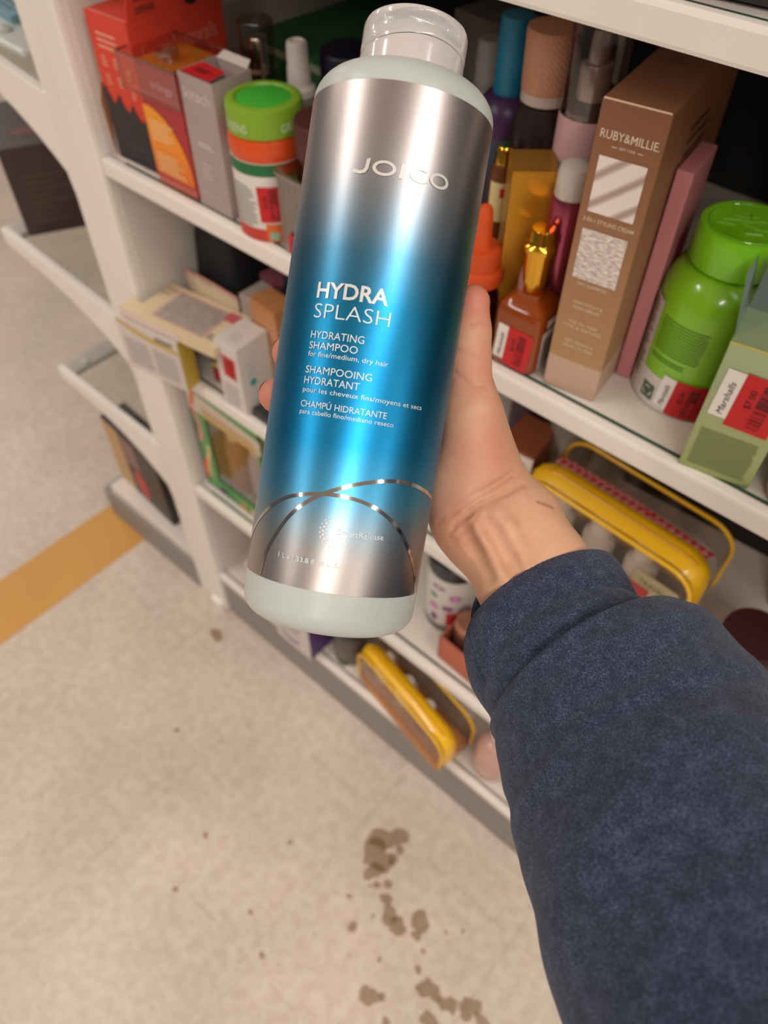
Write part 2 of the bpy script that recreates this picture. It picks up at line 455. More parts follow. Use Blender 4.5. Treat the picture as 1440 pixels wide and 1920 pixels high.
# coral carton with a hanging tab
w, d, h = 0.067, 0.125, 0.150
t = carton('bug_repellent_carton', 'coral red carton with black forest print and hanging tab against the side panel', 'carton', -0.814, 0.462, ZB, w, d, h, 2, P('D63F2B', 0.55))
poly = [(0, 0), (w, 0), (w, .045)]
for k in range(40, -1, -1):
    u = w * k / 40
    poly.append((u, 0.052 + 0.016 * (1 - u / w) + 0.010 * abs(math.sin(k * 1.9)) * random.uniform(.4, 1) + 0.005 * math.sin(k * 0.5)))
FOREST = P('2E2A2B', 0.6)
poly_patch(t, on_front(), poly, FOREST, 'forest_print')
bars(t, on_front(), .012, .046, .118, .136, 3, P('E39A80', .5), 'lettering', .45, .3)
for k, (u, v) in enumerate(((.012, .10), (.031, .101), (.05, .094), (.013, .082), (.032, .083), (.051, .076))):
    bars(t, on_front(), u, u + .009, v, v + .012, 3, P('E39A80', .5), 'fine_print', .5, .4)
text(t, on_front(), 'off-grid', .018, .018, .03, .005, P('8C7A76', .5), 'lettering', shear=.3)
tab = MB().prism([(.004, h), (.118, h), (.118, h + .018), (.112, h + .026), (.016, h + .026), (.008, h + .022), (.004, h + .012)], 0, 0.0014)
tab.v = [(w - y, x, z) for x, y, z in tab.v]
tab.build('hang_tab', P('D63F2B', 0.55), t, bevel=0.0004)
mr = on_right(w)
text(t, mr, 'SWIPE ON BUG', .014, h + .014, .038, .006, FOREST, bold=.01)
text(t, mr, 'DEFENSE', .014, h + .004, .024, .006, FOREST, bold=.01)
text(t, mr, 'LumeNaturals', .012, .112, .1, .016, P('D98A78', .5), shear=.05)
MB().lathe([(.011, -.0003), (.011, .0003)], 20).build('hang_hole', INK, t).matrix_local = Matrix.Translation((w + .0006, .085, h + .008)) @ Matrix.Rotation(math.pi / 2, 4, 'Y')
MB().add([(0.001, .001, h + .0006), (w - .002, .001, h + .0006), (w - .002, .0022, h + .0008), (0.001, .0022, h + .0008)], [(0, 1, 2, 3)]).build('worn_edge', P('DDA08F', .6), t)

# red and orange carton wearing a clear keeper cap
w, d, h = 0.066, 0.062, 0.124
t = carton('serum_carton', 'crimson carton with an orange sun disc and a clear plastic cap', 'carton', -0.733, 0.455, ZB, w, d, h, 1, P('A8121F', 0.35, coat=.3))
pts = [(0, .012), (0, .083)] + [(0.004 + .060 * math.sin(a * math.pi / 36), .012 + .072 * math.cos(a * math.pi / 36)) for a in range(1, 18)] + [(.062, .012)]
poly_patch(t, on_front(), pts, ramp_mat('sun_print', [(0, 'D0501A'), (.5, 'EC8A16'), (1, 'EE9A1C')], .09, .4), 'sun_print')
patch(t, on_top(h), 0.002, w - .002, .004, d - .002, P('C97A1E', .4), 'top_print')
for v0, n in ((.062, 6), (.028, 8)):
    bars(t, on_front(.0007), .006, .046 if v0 > .05 else .052, v0 - .012, v0 + .010, n, P('F0C890', .5), 'fine_print', .4, .3)
text(t, on_front(), 'trilogy', .022, .104, .034, .008, P('D8A0A4', .5), bold=.004)
patch(t, on_front(), 0.001, w - .001, 0.001, .010, P('B8584A', .4), 'lower_print')
patch(t, on_right(w), .001, d - .001, .004, .05, ramp_mat('sun_side', [(0, 'B8341E'), (1, 'D8801E')], .05, .4), 'side_print')
b = MB(); x0, x1, y0, y1, z0, z1 = -.018, w + .003, -.006, d + .003, h - .028, h + .006
for q in ((x0, x1, y0, y0 + .0012, z0, z1), (x0, x0 + .0012, y0, y1, z0, z1), (x1 - .0012, x1, y0, y1, z0, z1), (x0, x1, y0, y1, z1 - .0012, z1)): b.box(*q)
b.build('keeper_cap', CLEAR, t)
b = MB()
for pth in ([(x0, y0, z1), (x1, y0, z1), (x1, y1, z1), (x0, y1, z1)],): b.tube(pth, .0011, 8, closed=True)
for q in ((x0, y0), (x1, y0)): b.tube([(q[0], q[1], z0), (q[0], q[1], z1)], .0009, 8)
b.tube([(x0, y0, z0), (x1, y0, z0)], .0007, 8)
b.build('cap_rim', clear('clear_rim', 'C8C0BC', .5, .1), t)
MB().lathe([(.012, h + .0065), (.012, h + .010), (.006, h + .012), (.001, h + .012)], 24, (.028, .022)).build('cap_lock', clear('clear_lock', 'E0D0C4', .6, .12), t, smooth=True)

# lilac grey carton with an open top
w, d, h = 0.050, 0.048, 0.132
LIL = P('A89690', 0.55)
t = thing('lilac_carton', 'tall lilac grey carton with open top and red tag inside the flap', 'carton', (-0.662, 0.455, ZB), 0)
b = MB(); k = .0012
b.box(0, w, 0, k, 0, h); b.box(0, w, d - k, d, 0, h); b.box(0, k, k, d - k, 0, h); b.box(w - k, w, k, d - k, 0, h); b.box(k, w - k, k, d - k, 0, .09)
b.build('body', LIL, t)
MB().add([(.003, d - .002, h), (w - .003, d - .002, h), (w - .006, d + .006, h + .005), (.006, d + .006, h + .005)], [(0, 1, 2, 3)]).build('flap', P('C9BDB4', .6), t, fix=False)
tg = MB().add([(.002, .002, h + .0006), (w - .006, .002, h + .0006), (w - .010, .026, h + .001), (.004, .028, h + .001)], [(0, 1, 2, 3)]).build('red_tag', RED_TAG, t, fix=False)
bars(tg, lambda u, v: (u, v, h + .0013), .012, .034, .010, .018, 3, INK, 'tag_print', .5, .4)
text(t, on_front(), 'kitsch', .006, h - .022, .038, .011, P('D8CEC6', .5))
bars(t, on_front(), .014, .038, .066, .072, 2, P('CFC4BC', .5), 'lettering', .6, .2)
bars(t, on_front(), .014, .034, .034, .052, 4, P('C6BAB2', .5), 'lettering', .4, .4)
bars(t, on_front(), .010, .040, .016, .020, 1, P('B8ACA4', .5), 'fine_print', .4, .1)

# gummies bottle with lime lid and orange neck
t = thing('gummies_bottle', 'gummies bottle with lime green lid, orange neck and red tag', 'bottle', (-0.5725, 0.481, ZB), 42)
WLAB = P('D9D2CA', .5)
g = .008
turned('body', [(.0345, 0), (.0372, .003), (.0372, .070 + g), (.0365, .072 + g)], WLAB, t)
turned('neck', [(.0365, .0715 + g), (.0374, .076 + g), (.0374, .086 + g), (.0355, .091 + g), (.033, .0925 + g)], P('D9501F', .28), t)
MB().lathe([(.0360, .093 + g), (.0360, .113 + g), (.035, .117 + g), (.031, .119 + g), (.027, .1185 + g), (.026, .1165 + g), (.002, .1168 + g)], 72).build('lid', P('7FA62B', .35), t, smooth=True)
turned('lid_inset', [(.0255, .1165 + g), (.0255, .1172 + g), (.02, .1182 + g), (.002, .119 + g)], P('3FAE34', .4), t)
c39 = on_cyl(.0372)
patch(t, c39, -.045, .05, .068, .0795, P('1F6B3C', .5), 'green_band', 16)
bars(t, on_cyl(.0372), -.044, -.012, .016, .058, 14, P('8A8680', .6), 'fine_print', .45, .3, nx=6)
patch(t, c39, -.045, -.006, .001, .014, P('C23A30', .5), 'red_band', 10)
patch(t, c39, -.006, .016, .001, .02, P('D9641F', .5), 'orange_band', 6)
patch(t, on_cyl(.0372, 0, .0007), -.003, .007, .003, .012, P('8FA88C', .5), 'seal_print', 3)
patch(t, c39, .012, .020, .0, .062, INK, 'black_band', 3)
patch(t, c39, .022, .03, .02, .05, P('1F6B3C', .5), 'green_print', 3)
price_tag(t, on_cyl(.0372, 0, .0010), -.010, .022, .024, .036, '$4.00', 2, store=False)
text(t, on_cyl(.0360), 'GREENS', .018, .106, .03, .008, P('C8D8B0', .5), bold=.01, cut=.003)
text(t, on_cyl(.0360), 'GREENS', -.044, .106, .03, .008, P('C8D8B0', .5), bold=.01, cut=.003)

# perfume spray with clear cap
t = thing('perfume_spray', 'glass perfume spray with a clear cap over a silver pump', 'bottle', (-0.662, 0.556, ZB))
turned('body', [(.018, 0), (.019, .004), (.019, .085), (.017, .09), (.010, .092)], clear('smoked_glass', '8A7A70', .2, .05), t)
turned('pump', [(.010, .092), (.0125, .094), (.0125, .104), (.009, .107), (.009, .132), (.0075, .135)], CHROME, t)
turned('cap', [(.0172, .092), (.0178, .094), (.0178, .148), (.0165, .151), (.002, .151)], clear('cap_clear', 'DCD4CC', .2, .06), t)
# white nozzle bottle
t = thing('nozzle_bottle', 'small white nozzle bottle behind the lime lidded bottle', 'bottle', (-0.610, 0.562, ZB))
WPL = P('D6CEC6', .45)
turned('body', [(.017, 0), (.018, .004), (.018, .07), (.0165, .085), (.0165, .094)], P('8C8680', .4), t)
turned('nozzle', [(.0165, .094), (.016, .100), (.0120, .103), (.0115, .118), (.0108, .120), (.0106, .138), (.0095, .1415), (.007, .1425), (.0065, .1405)], WPL, t)
# green flat box at the back
t = carton('green_box', 'wide dark green box lying at the back of the shelf', 'carton', -0.80, 0.655, ZB, .27, .19, .082, -4, P('2C6B3F', .5))
patch(t, on_front(), .0, .27, .072, .080, P('9FA890', .5), 'pale_edge')
tt = thing('foil_pouch', 'small grey foil pouch on the dark green box', 'pouch', (-0.60, 0.70, ZB + .0825), -10)
MB().lathe([(.03, 0), (.042, .004), (.046, .010), (.040, .017), (.022, .021), (.002, .022)], 20, sq=3.5).build('pouch_body', P('5C5754', .3, bump=.6, scale=60), tt, smooth=True)
MB().box(-.05, .05, -.004, .004, .0185, .0225).build('seal_strip', P('8A7A70', .3), tt, bevel=.001)
# navy jar
t = thing('navy_jar', 'dark navy lidded jar behind the white nozzle', 'jar', (-0.585, 0.610, ZB))
turned('jar_body', [(.026, 0), (.029, .004), (.029, .085), (.027, .09)], P('2A2228', .3), t)
turned('lid', [(.0305, .09), (.0305, .125), (.029, .128), (.002, .128)], P('15142A', .4), t)
# maroon cap above a clear case
t = thing('clear_case', 'clear ridged plastic case with a red tag beside the gummies bottle', 'case', (-0.5325, 0.450, ZB), -3)
b = MB().box(.002, .066, .001, .0022, 0, .078).box(.002, .0032, .001, .06, 0, .078).box(.0648, .066, .001, .06, 0, .078).box(.002, .066, .06, .0612, 0, .078)
b.build('case_walls', clear('case_clear', 'D9D2CC', .5, .12), t)
b = MB()
for k in range(7): b.box(.006 + k * .0085, .0095 + k * .0085, .006, .012, .008, .068)
b.build('case_ribs', P('A8A098', .25, metal=.6), t)
MB().box(.0, .068, -.001, .063, .0775, .083).build('case_lid', clear('case_lid', 'C8C0B8', .7, .12), t, bevel=.0015)
price_tag(t, on_front(.0003), .012, .002, .022, .022, '$3.00', -3, store=False, nx=1)
t = thing('maroon_lid_jar', 'maroon lidded jar standing on the clear ridged case', 'jar', (-0.500, 0.489, ZB + .0835))
turned('jar_body', [(.024, 0), (.026, .003), (.026, .010)], P('5A2A26', .3), t)
turned('lid', [(.0295, .0102), (.0300, .013), (.0300, .038), (.0285, .041), (.002, .041)], P('4A2422', .42), t)

# ================================================================== GOODS, UPPER SHELF, RIGHT HALF
t = thing('purple_bottle', 'purple bottle with a tall teal blue cap', 'bottle', (-0.380, 0.592, ZB))
turned('body', [(.025, 0), (.027, .004), (.027, .125), (.0255, .138), (.020, .146), (.0165, .148)], ramp_mat('purple_body', [(0, '231A30'), (.5, '2A2444'), (.75, '244050'), (.82, '4A2452'), (1, '4A2A5C')], .148, .35), t)
turned('cap', [(.0140, .148), (.0143, .150), (.0136, .200), (.0130, .206), (.002, .207)], P('1F7FA6', .4), t)
WOOD = bpy.data.materials.new('pale_wood'); WOOD.use_nodes = True
nt = WOOD.node_tree; b_ = nt.nodes['Principled BSDF']; tc = nt.nodes.new('ShaderNodeTexCoord')
wv = nt.nodes.new('ShaderNodeTexWave'); wv.inputs['Scale'].default_value = 190; wv.inputs['Distortion'].default_value = 5; wv.inputs['Detail'].default_value = 1.5; wv.inputs['Detail Scale'].default_value = .5
mpn = nt.nodes.new('ShaderNodeMapping'); mpn.inputs['Rotation'].default_value = (0.2, 0.9, 0.2); mpn.inputs['Scale'].default_value = (1, 1, .45)
nt.links.new(tc.outputs['Object'], mpn.inputs[0]); nt.links.new(mpn.outputs[0], wv.inputs[0])
cr = nt.nodes.new('ShaderNodeValToRGB'); cr.color_ramp.elements[0].color = lin('BC8468'); cr.color_ramp.elements[1].color = lin('D09A7E')
nt.links.new(wv.outputs['Fac'], cr.inputs[0]); nt.links.new(cr.outputs[0], b_.inputs['Base Color']); b_.inputs['Roughness'].default_value = .5
t = thing('wood_cap_bottle', 'dark brown bottle with a wide wood grain cap', 'bottle', (-0.3235, 0.5555, ZB))
turned('body', [(.024, 0), (.026, .004), (.026, .132), (.0245, .148), (.019, .166), (.016, .168)], P('2C1E20', .25), t)
turned('collar', [(.0185, .168), (.0192, .1685), (.0192, .1755), (.0188, .176)], P('C4B4A8', .4), t)
MB().lathe([(.0192, .1762), (.0198, .178), (.0207, .216), (.0202, .219), (.002, .2195)], 48).build('cap', WOOD, t, smooth=True)
text(t, on_cyl(.026, .35), 'Signature', -.012, .118, .026, .006, P('6A5A5C', .5), shear=.3)
t = thing('pink_mist_bottle', 'pale pink mist bottle with clear overcap and silver pump', 'bottle', (-0.2755, 0.5385, ZB))
PINKM = P('C9A0A0', .38)
turned('body', [(.020, 0), (.0215, .004), (.0215, .176), (.021, .178)], PINKM, t)
turned('shoulder', [(.0205, .178), (.0205, .182), (.012, .186), (.010, .187)], clear('shoulder_clear', '9A908C', .4, .1), t)
turned('pump', [(.0105, .187), (.0115, .188), (.0115, .209), (.0108, .211), (.0075, .212), (.0072, .230), (.006, .232)], P('C0B6AC', .25, metal=.7), t)
turned('overcap', [(.0212, .178), (.0216, .180), (.0216, .236), (.0205, .239), (.002, .239)], clear('overcap_clear', 'E6E0E0', .2, .06), t)
t = carton('grey_carton', 'plain grey carton standing deep behind the blue capped bottle', 'carton', -0.525, .70, ZB, .075, .05, .155, -8, P('6F6864', .6))
t = thing('white_tube', 'slim white bottle in front of the plain grey carton', 'bottle', (-0.463, 0.678, ZB))
turned('body', [(.014, 0), (.0155, .003), (.0155, .10), (.013, .112), (.0125, .113)], P('8F8884', .4), t)
turned('cap', [(.0125, .113), (.0128, .114), (.0120, .146), (.011, .148), (.002, .1485)], P('A8A29C', .45), t)
t = thing('amber_vial', 'small amber vial peeking beside the slim white bottle', 'bottle', (-0.490, 0.655, ZB))
turned('body', [(.009, 0), (.010, .003), (.010, .112), (.009, .122), (.004, .126), (.001, .127)], P('B07A2C', .3), t)
t = thing('navy_bottle', 'navy capped bottle at the very back of the shelf', 'bottle', (-0.492, 0.785, ZB))
turned('body', [(.022, 0), (.024, .004), (.024, .14), (.015, .155)], P('2B2628', .4), t)
turned('cap', [(.0135, .155), (.014, .157), (.014, .200), (.012, .206), (.006, .208), (.001, .2085)], P('141A30', .4), t)
# gold prism bottle and the little ones around it
t = thing('gold_prism_carton', 'matte gold square carton set cornerwise beside the orange dropper', 'carton', (-0.2925, 0.5005, ZB), 40)
GOLDM = P('C08A26', .36, metal=.55)
MB().box(-.017, .017, -.017, .017, 0, .150).build('body', GOLDM, t, bevel=.0015)
MB().add([(-.0165, -.0165, .1502), (.0165, -.0165, .1502), (.0165, .0165, .1502), (-.0165, .0165, .1502)], [(0, 1, 2, 3)]).build('top_panel', P('9A6C22', .4, metal=.4), t)
t = thing('mini_perfume', 'tiny gold capped bottle with a cream label behind the gold carton', 'bottle', (-0.329, 0.5175, ZB))
turned('body', [(.0095, 0), (.0105, .003), (.0105, .122), (.008, .130)], P('6A3A1C', .25), t)
patch(t, on_cyl(.0105, .4), -.008, .008, .085, .118, P('D9C890', .5), 'label', 6)
patch(t, on_cyl(.0105, .4, .0007), .001, .006, .106, .114, RED_TAG, 'red_seal', 3)
turned('cap', [(.008, .130), (.0078, .131), (.0074, .142), (.006, .144)], GOLD, t)
t = thing('pink_roller', 'metallic pink roller bottle with clear white cap beside the brown carton', 'bottle', (-0.2545, 0.497, ZB))
turned('body', [(.012, 0), (.0135, .003), (.0140, .100), (.0145, .106), (.0145, .135), (.0135, .138)], mat('pink_metallic', 'A44E66', .2, .85), t)
turned('cap', [(.0128, .138), (.0132, .139), (.0128, .156), (.0115, .160), (.006, .163), (.001, .1635)], P('C0B8B0', .2, coat=.5), t)
t = thing('blush_bottle', 'rounded blush pink bottle low between the gold cap and the roller', 'bottle', (-0.262, 0.4715, ZB))
turned('body', [(.008, 0), (.0095, .003), (.0095, .075), (.008, .086), (.004, .092), (.001, .093)], P('9A6460', .4), t)
# orange dropper bottle
t = thing('orange_dropper', 'bright orange dropper bottle with a rubber bulb', 'bottle', (-0.310, 0.470, ZB))
OR = P('DA5420', .45)
turned('body', [(.017, 0), (.019, .004), (.019, .045), (.016, .054), (.013, .056)], clear('amber_glass', '8A2414', .3, .06), t)
turned('serum', [(.0165, .002), (.0178, .004), (.0178, .042)], P('7A2A18', .4), t)
turned('collar', [(.0195, .056), (.0205, .058), (.0205, .067), (.0195, .069), (.017, .070), (.0165, .084), (.0155, .086), (.008, .0865)], P('CC4C1A', .5), t)
turned('bulb', [(.0085, .0865), (.0072, .090), (.0066, .106), (.0062, .115), (.0045, .1195), (.0015, .121)], OR, t)
patch(t, on_cyl(.0192), -.008, .025, .022, .034, RED_TAG, 'red_label', 8)
# amber serum bottle with gold cap
t = thing('amber_serum_bottle', 'squared amber serum bottle with tall gold cap and store tags', 'bottle', (-0.2585, 0.4725, ZB), 4)
AMB = mat('amber_serum', '8A3C0A', .15, coat=.35, var=.15, scale=60)
MB().lathe([(.018, 0), (.0205, .002), (.021, .006), (.021, .050), (.0195, .058), (.014, .063), (.0108, .065), (.0104, .069)], 48, sq=7).build('body', AMB, t, smooth=True)
turned('cap', [(.0105, .068), (.0112, .069), (.0112, .103), (.0128, .1035), (.0128, .107), (.0108, .109), (.0098, .111), (.0094, .119), (.0086, .1205), (.002, .121)], GOLD, t, n=48)
fm = lambda u, v: (u, -.0212, v)
price_tag(t, fm, -.008, .004, .023, .038, '$5.00', -4, nx=1)
rm = lambda u, v: (.0212, u, v)
lb = patch(t, rm, -.013, .015, .004, .040, WHITE_TAG, 'barcode_label')
bars(lb, lift(rm), -.010, .012, .007, .034, 16, INK, 'barcode', .5, .1)
patch(t, rm, -.008, .015, .043, .050, WHITE_TAG, 'upper_label')

# tall brown hair carton
w, d, h = 0.045, 0.15, 0.226
t = carton('styling_carton', 'tall brown styling cream carton with two white picture squares', 'carton', -0.2265, 0.457, ZB, w, d, h, 8, ramp_mat('styling_brown_shaded', [(0, 'BFA08A'), (.135, 'BFA08A'), (.14, 'A8845A'), (.3, 'A57C58'), (.7, '8F6344'), (1, '7E5238')], .226, .42))  # ramp darkens upward: shade from the shelf above is in the colour
CRM = P('DCC8AC', .45)
f0 = on_front()
text(t, f0, 'RUBY&MILLIE.', .0036, .2035, .039, .0056, CRM, bold=.004)
text(t, f0, 'NEW YORK', .0175, .1985, .011, .0018, CRM)
patch(t, f0, .0125, .0162, .199, .1995, CRM, 'rule'); patch(t, f0, .0298, .0335, .199, .1995, CRM, 'rule')
def swatch(key, wave):
    M = bpy.data.materials.new(key); M.use_nodes = True; nt = M.node_tree; b = nt.nodes['Principled BSDF']
    tc = nt.nodes.new('ShaderNodeTexCoord'); mp_ = nt.nodes.new('ShaderNodeMapping'); mp_.inputs['Rotation'].default_value = (0, math.radians(-52 if wave else 25), 0)
    nt.links.new(tc.outputs['Object'], mp_.inputs[0])
    if wave:
        w_ = nt.nodes.new('ShaderNodeTexWave'); w_.inputs['Scale'].default_value = 20; w_.inputs['Distortion'].default_value = 9; w_.inputs['Detail Scale'].default_value = .12; w_.bands_direction = 'X'
        w_.inputs['Detail'].default_value = .6
    else:
        mp_.inputs['Scale'].default_value = (1, 1, 3)
        w_ = nt.nodes.new('ShaderNodeTexNoise'); w_.inputs['Scale'].default_value = 260; w_.inputs['Detail'].default_value = 4
    nt.links.new(mp_.outputs[0], w_.inputs[0])
    c_ = nt.nodes.new('ShaderNodeValToRGB'); c_.color_ramp.elements[0].color = lin('A8928A' if wave else 'A89A94'); c_.color_ramp.elements[1].color = lin('E4D8D2')
    if not wave: c_.color_ramp.elements[0].position = .35; c_.color_ramp.elements[1].position = .62
    else: c_.color_ramp.elements[1].position = .45
    nt.links.new(w_.outputs['Fac'], c_.inputs[0]); nt.links.new(c_.outputs[0], b.inputs['Base Color']); b.inputs['Roughness'].default_value = .5
    return M
patch(t, f0, .0060, .0385, .1545, .1925, swatch('cream_swatch', True), 'cream_picture')
text(t, f0, '3-IN-1 STYLING CREAM', .0045, .1475, .036, .0032, CRM, bold=.004)
patch(t, f0, .0055, .0385, .1035, .142, swatch('powder_swatch', False), 'powder_picture')
text(t, f0, 'DRY SHAMPOO', .0105, .0985, .0225, .0028, CRM)
for s, v, wd in (('NON-STICKY &', .083, .0235), ('NON-GREASY', .0785, .0215), ('FOR ALL HAIR', .0655, .0225), ('TYPES & TEXTURES', .061, .031), ('100% VEGAN &', .048, .0235), ('CRUELTY FREE', .0435, .0255)):
    text(t, f0, s, .022 - wd / 2, v, wd, .0028, CRM)
text(t, on_top(h), 'RUBY', .012, .075, .016, .006, P('6A4A38', .5))
MB().tube([(.001, .0005, h), (w - .001, .0005, h)], .0006, 6).build('worn_edge', P('D8B898', .6), t)
bars(t, on_right(w), .055, .10, .16, .205, 5, P('4A3020', .5), 'side_print', .3, .2)
patch(t, on_right(w), .07, .085, .10, .15, P('7A2028', .5), 'side_tag')
# pink carton tucked behind it
t = carton('pink_carton', 'slim pink carton tucked between the brown carton and the green bottle', 'carton', -0.1868, 0.5065, ZB, .012, .050, .176, 8, P('C27C80', .45))
patch(t, on_right(.012), .02, .04, .08, .12, P('A8283C', .5), 'side_print')

# green supplement bottle
t = thing('green_supplement_bottle', 'big translucent lime green supplement bottle with embossed lid', 'bottle', (-0.136, 0.532, ZB))
GRB = mat('green_bottle', '84C020', .22, coat=.5, var=.12, scale=30, sss=.15)
turned('body', [(.038, 0), (.042, .003), (.043, .008), (.043, .084), (.0415, .098), (.037, .108), (.031, .114), (.027, .116)], GRB, t, n=64)
MB().lathe([(.0318, .118), (.0325, .119), (.0325, .142), (.0315, .1452), (.029, .146), (.0275, .1452), (.002, .1452)], 72).build('lid', P('7CCB16', .3, coat=.4), t, smooth=True)
EMB = P('70B814', .25, coat=.5)
b = MB()
b.tube([(.0262 * math.cos(a / 40 * 6.2832), .0262 * math.sin(a / 40 * 6.2832), .1454) for a in range(40)], .0006, 6, closed=True)
for pts in ([(-.016, -.006), (-.010, .010), (-.004, .014), (.0, .004), (-.010, -.002), (-.016, -.006)], [(-.004, -.002), (.006, .008), (.016, .010), (.020, .004), (.010, -.004), (-.004, -.002)], [(-.018, -.012), (-.006, -.008), (.004, -.014), (.014, -.008), (.02, -.012)], [(-.012, .004), (-.004, .006), (.002, .012)]):
    b.tube([(x, y, .1454) for x, y in pts], .0006, 6)
b.build('embossed_leaf', EMB, t)
cy = on_cyl(.043)
patch(t, cy, -.060, .05, .001, .030, P('CFC6BE', .4), 'white_label', 28)
patch(t, cy, -.062, -.028, .030, .088, P('CFC6BE', .4), 'facts_label', 10)
bars(t, on_cyl(.043, 0, .0008), -.058, -.031, .016, .086, 20, P('4A4642', .6), 'fine_print', .35, .3, nx=6)
bars(t, cy, -.024, .016, .052, .082, 12, P('4C7C1A', .6), 'fine_print', .38, .06, nx=8)
bars(t, cy, -.024, .006, .044, .049, 2, P('3E6A18', .6), 'fine_print', .4, .1, nx=8)
rc = patch(t, on_cyl(.043, 0, .0008), -.022, -.010, .006, .020, P('4A5A4C', .5), 'recycling_mark', 4)
mm = rot2(on_cyl(.043, 0, .0011), -.016, .013, 0)
for k in range(3):
    a = math.radians(90 + 120 * k); ux, uy = math.cos(a), math.sin(a); px_, py_ = -uy, ux
    poly_patch(rc, mm, [(.0035 * ux - .0022 * px_, .0035 * uy - .0022 * py_), (.0045 * ux - .0022 * px_, .0045 * uy - .0022 * py_), (.0045 * ux + .0018 * px_, .0045 * uy + .0018 * py_), (.0025 * ux + .0035 * px_, .0025 * uy + .0035 * py_), (.0035 * ux + .0012 * px_, .0035 * uy + .0012 * py_)], P('D0D4C8', .5), 'arrow')
price_tag(t, on_cyl(.043, 0, .0010), .003, .002, .026, .034, '$5.00', -4)

# pale green iridescent carton with a raised back flap
w, d, h = 0.052, 0.045, 0.114
IR = ramp_mat('iridescent_green', [(0, '9DA86A'), (.35, 'A3B080'), (.7, '9DB088'), (1, 'A8BC96')], .114, .28, .45, coat=.3)
t = carton('green_carton', 'pale green iridescent carton with a seven dollar red tag', 'carton', -0.0975, 0.4475, ZB, w, d, h, 11, IR, bevel=.001)
MB().add([(.001, d - .001, h), (w - .001, d - .001, h), (w - .003, d + .010, h + .034), (.002, d + .010, h + .034)], [(0, 1, 2, 3)]).add([(.001, .006, h), (.001, d - .002, h), (-.006, d + .006, h + .034), (-.008, d - .012, h + .030)], [(0, 1, 2, 3)]).build('open_flap', mat('flap_foil', '8FA09A', .25, .6), t, fix=False)
MB().tube([(0, .0005, h), (w, .0005, h)], .0009, 6).build('foil_edge', mat('foil_edge', 'D8D47A', .2, .8), t)
price_tag(t, on_front(.0005), .017, .050, .030, .046, '$7.00', -2, nx=1)
bars(t, on_front(), .005, .047, .006, .042, 22, P('86905E', .5), 'fine_print', .45, .06)
t = thing('pink_round_bottle', 'pale pink round bottle cut off by the right picture edge', 'bottle', (-0.012, 0.478, ZB))
turned('body', [(.026, 0), (.028, .003), (.028, .06), (.024, .075), (.012, .08)], P('B99490', .4), t)
turned('cap', [(.012, .08), (.0125, .081), (.0125, .1), (.011, .102)], P('D8C8C4', .4), t)
text(t, on_cyl(.028, -.75), 'secret', -.012, .028, .026, .008, INK, cut=.003)
t = thing('white_jar', 'white bottle standing in the dark behind the green lid', 'bottle', (-0.098, 0.640, ZB))
turned('body', [(.022, 0), (.024, .004), (.024, .15), (.02, .165), (.012, .17)], P('C8BCB4', .45), t)
turned('cap', [(.013, .17), (.0135, .171), (.0135, .195), (.012, .197)], P('B8ACA4', .45), t)

t = carton('dark_fill_black', 'black block added to darken the recess behind the green supplement bottle', 'carton', -0.165, 0.700, ZB, .17, .08, .21, 3, P('171416', .6))  # block added to keep this recess dark
t = carton('dark_fill_espresso', 'very dark brown block added to darken behind the pale green iridescent carton', 'carton', -0.055, 0.590, ZB, .16, .09, .16, 2, P('1E1614', .6))  # another added filler, hides the pale deck behind the green carton
# ================================================================== GOODS ON THE TOP SHELF
t = thing('black_tray_pack', 'dark film wrapped pack on the top shelf', 'pack', (-0.200, 0.462, ZA), 4)
MB().box(-.02, .07, .0, .10, 0, .02).build('pack_body', P('2E2A28', .35, bump=.5, scale=50), t, bevel=.005)
MB().box(-.004, .030, -.001, .003, .004, .010).build('red_strip', P('8A2A22', .4), t, bevel=.001)
t = thing('clear_bag', 'crumpled clear bag on the top shelf', 'bag', (-0.150, 0.482, ZA + .0205), 0)
MB().lathe([(.030, 0), (.036, .006), (.034, .02), (.026, .032), (.012, .04)], 24, sq=3).build('bag_body', P('8C8680', .25, bump=.8, scale=45), t, smooth=True)
t = thing('brown_jar', 'reddish brown glass jar in the upper right corner', 'jar', (-0.102, 0.472, ZA))
turned('jar_body', [(.024, 0), (.027, .004), (.027, .05), (.025, .055)], mat('brown_jar', '7A3420', .15, coat=.6, var=.3, scale=80), t)
turned('lid', [(.026, .055), (.026, .075), (.024, .077)], P('3A2420', .4), t)

# ================================================================== GOODS, THIRD SHELF (C)
w, d, h = 0.110, 0.027, 0.084
t = carton('white_carton', 'white carton with yellow stripe and yellow end overhanging the post', 'carton', -0.843, 0.4065, ZC, w, d, h, 9, P('CFC4BC', .55))
pts = [(.001, .079), (.03, .069), (.06, .064), (w - .002, .062), (w - .002, .068), (.06, .071), (.03, .076), (.001, .083)]
poly_patch(t, on_front(), pts, P('C6A22C', .5), 'yellow_stripe')
bars(t, on_front(), .008, .054, .010, .056, 13, P('B4A8A4', .6), 'fine_print', .5, .1)
bars(t, on_front(), .060, .104, .010, .056, 13, P('B4A8A4', .6), 'fine_print', .5, .1)
bars(t, on_front(), .070, .104, .071, .079, 2, P('5A5450', .6), 'lettering', .6, .2)
patch(t, on_right(w), .001, d - .001, .002, h - .002, P('BFA13C', .5), 'yellow_end')
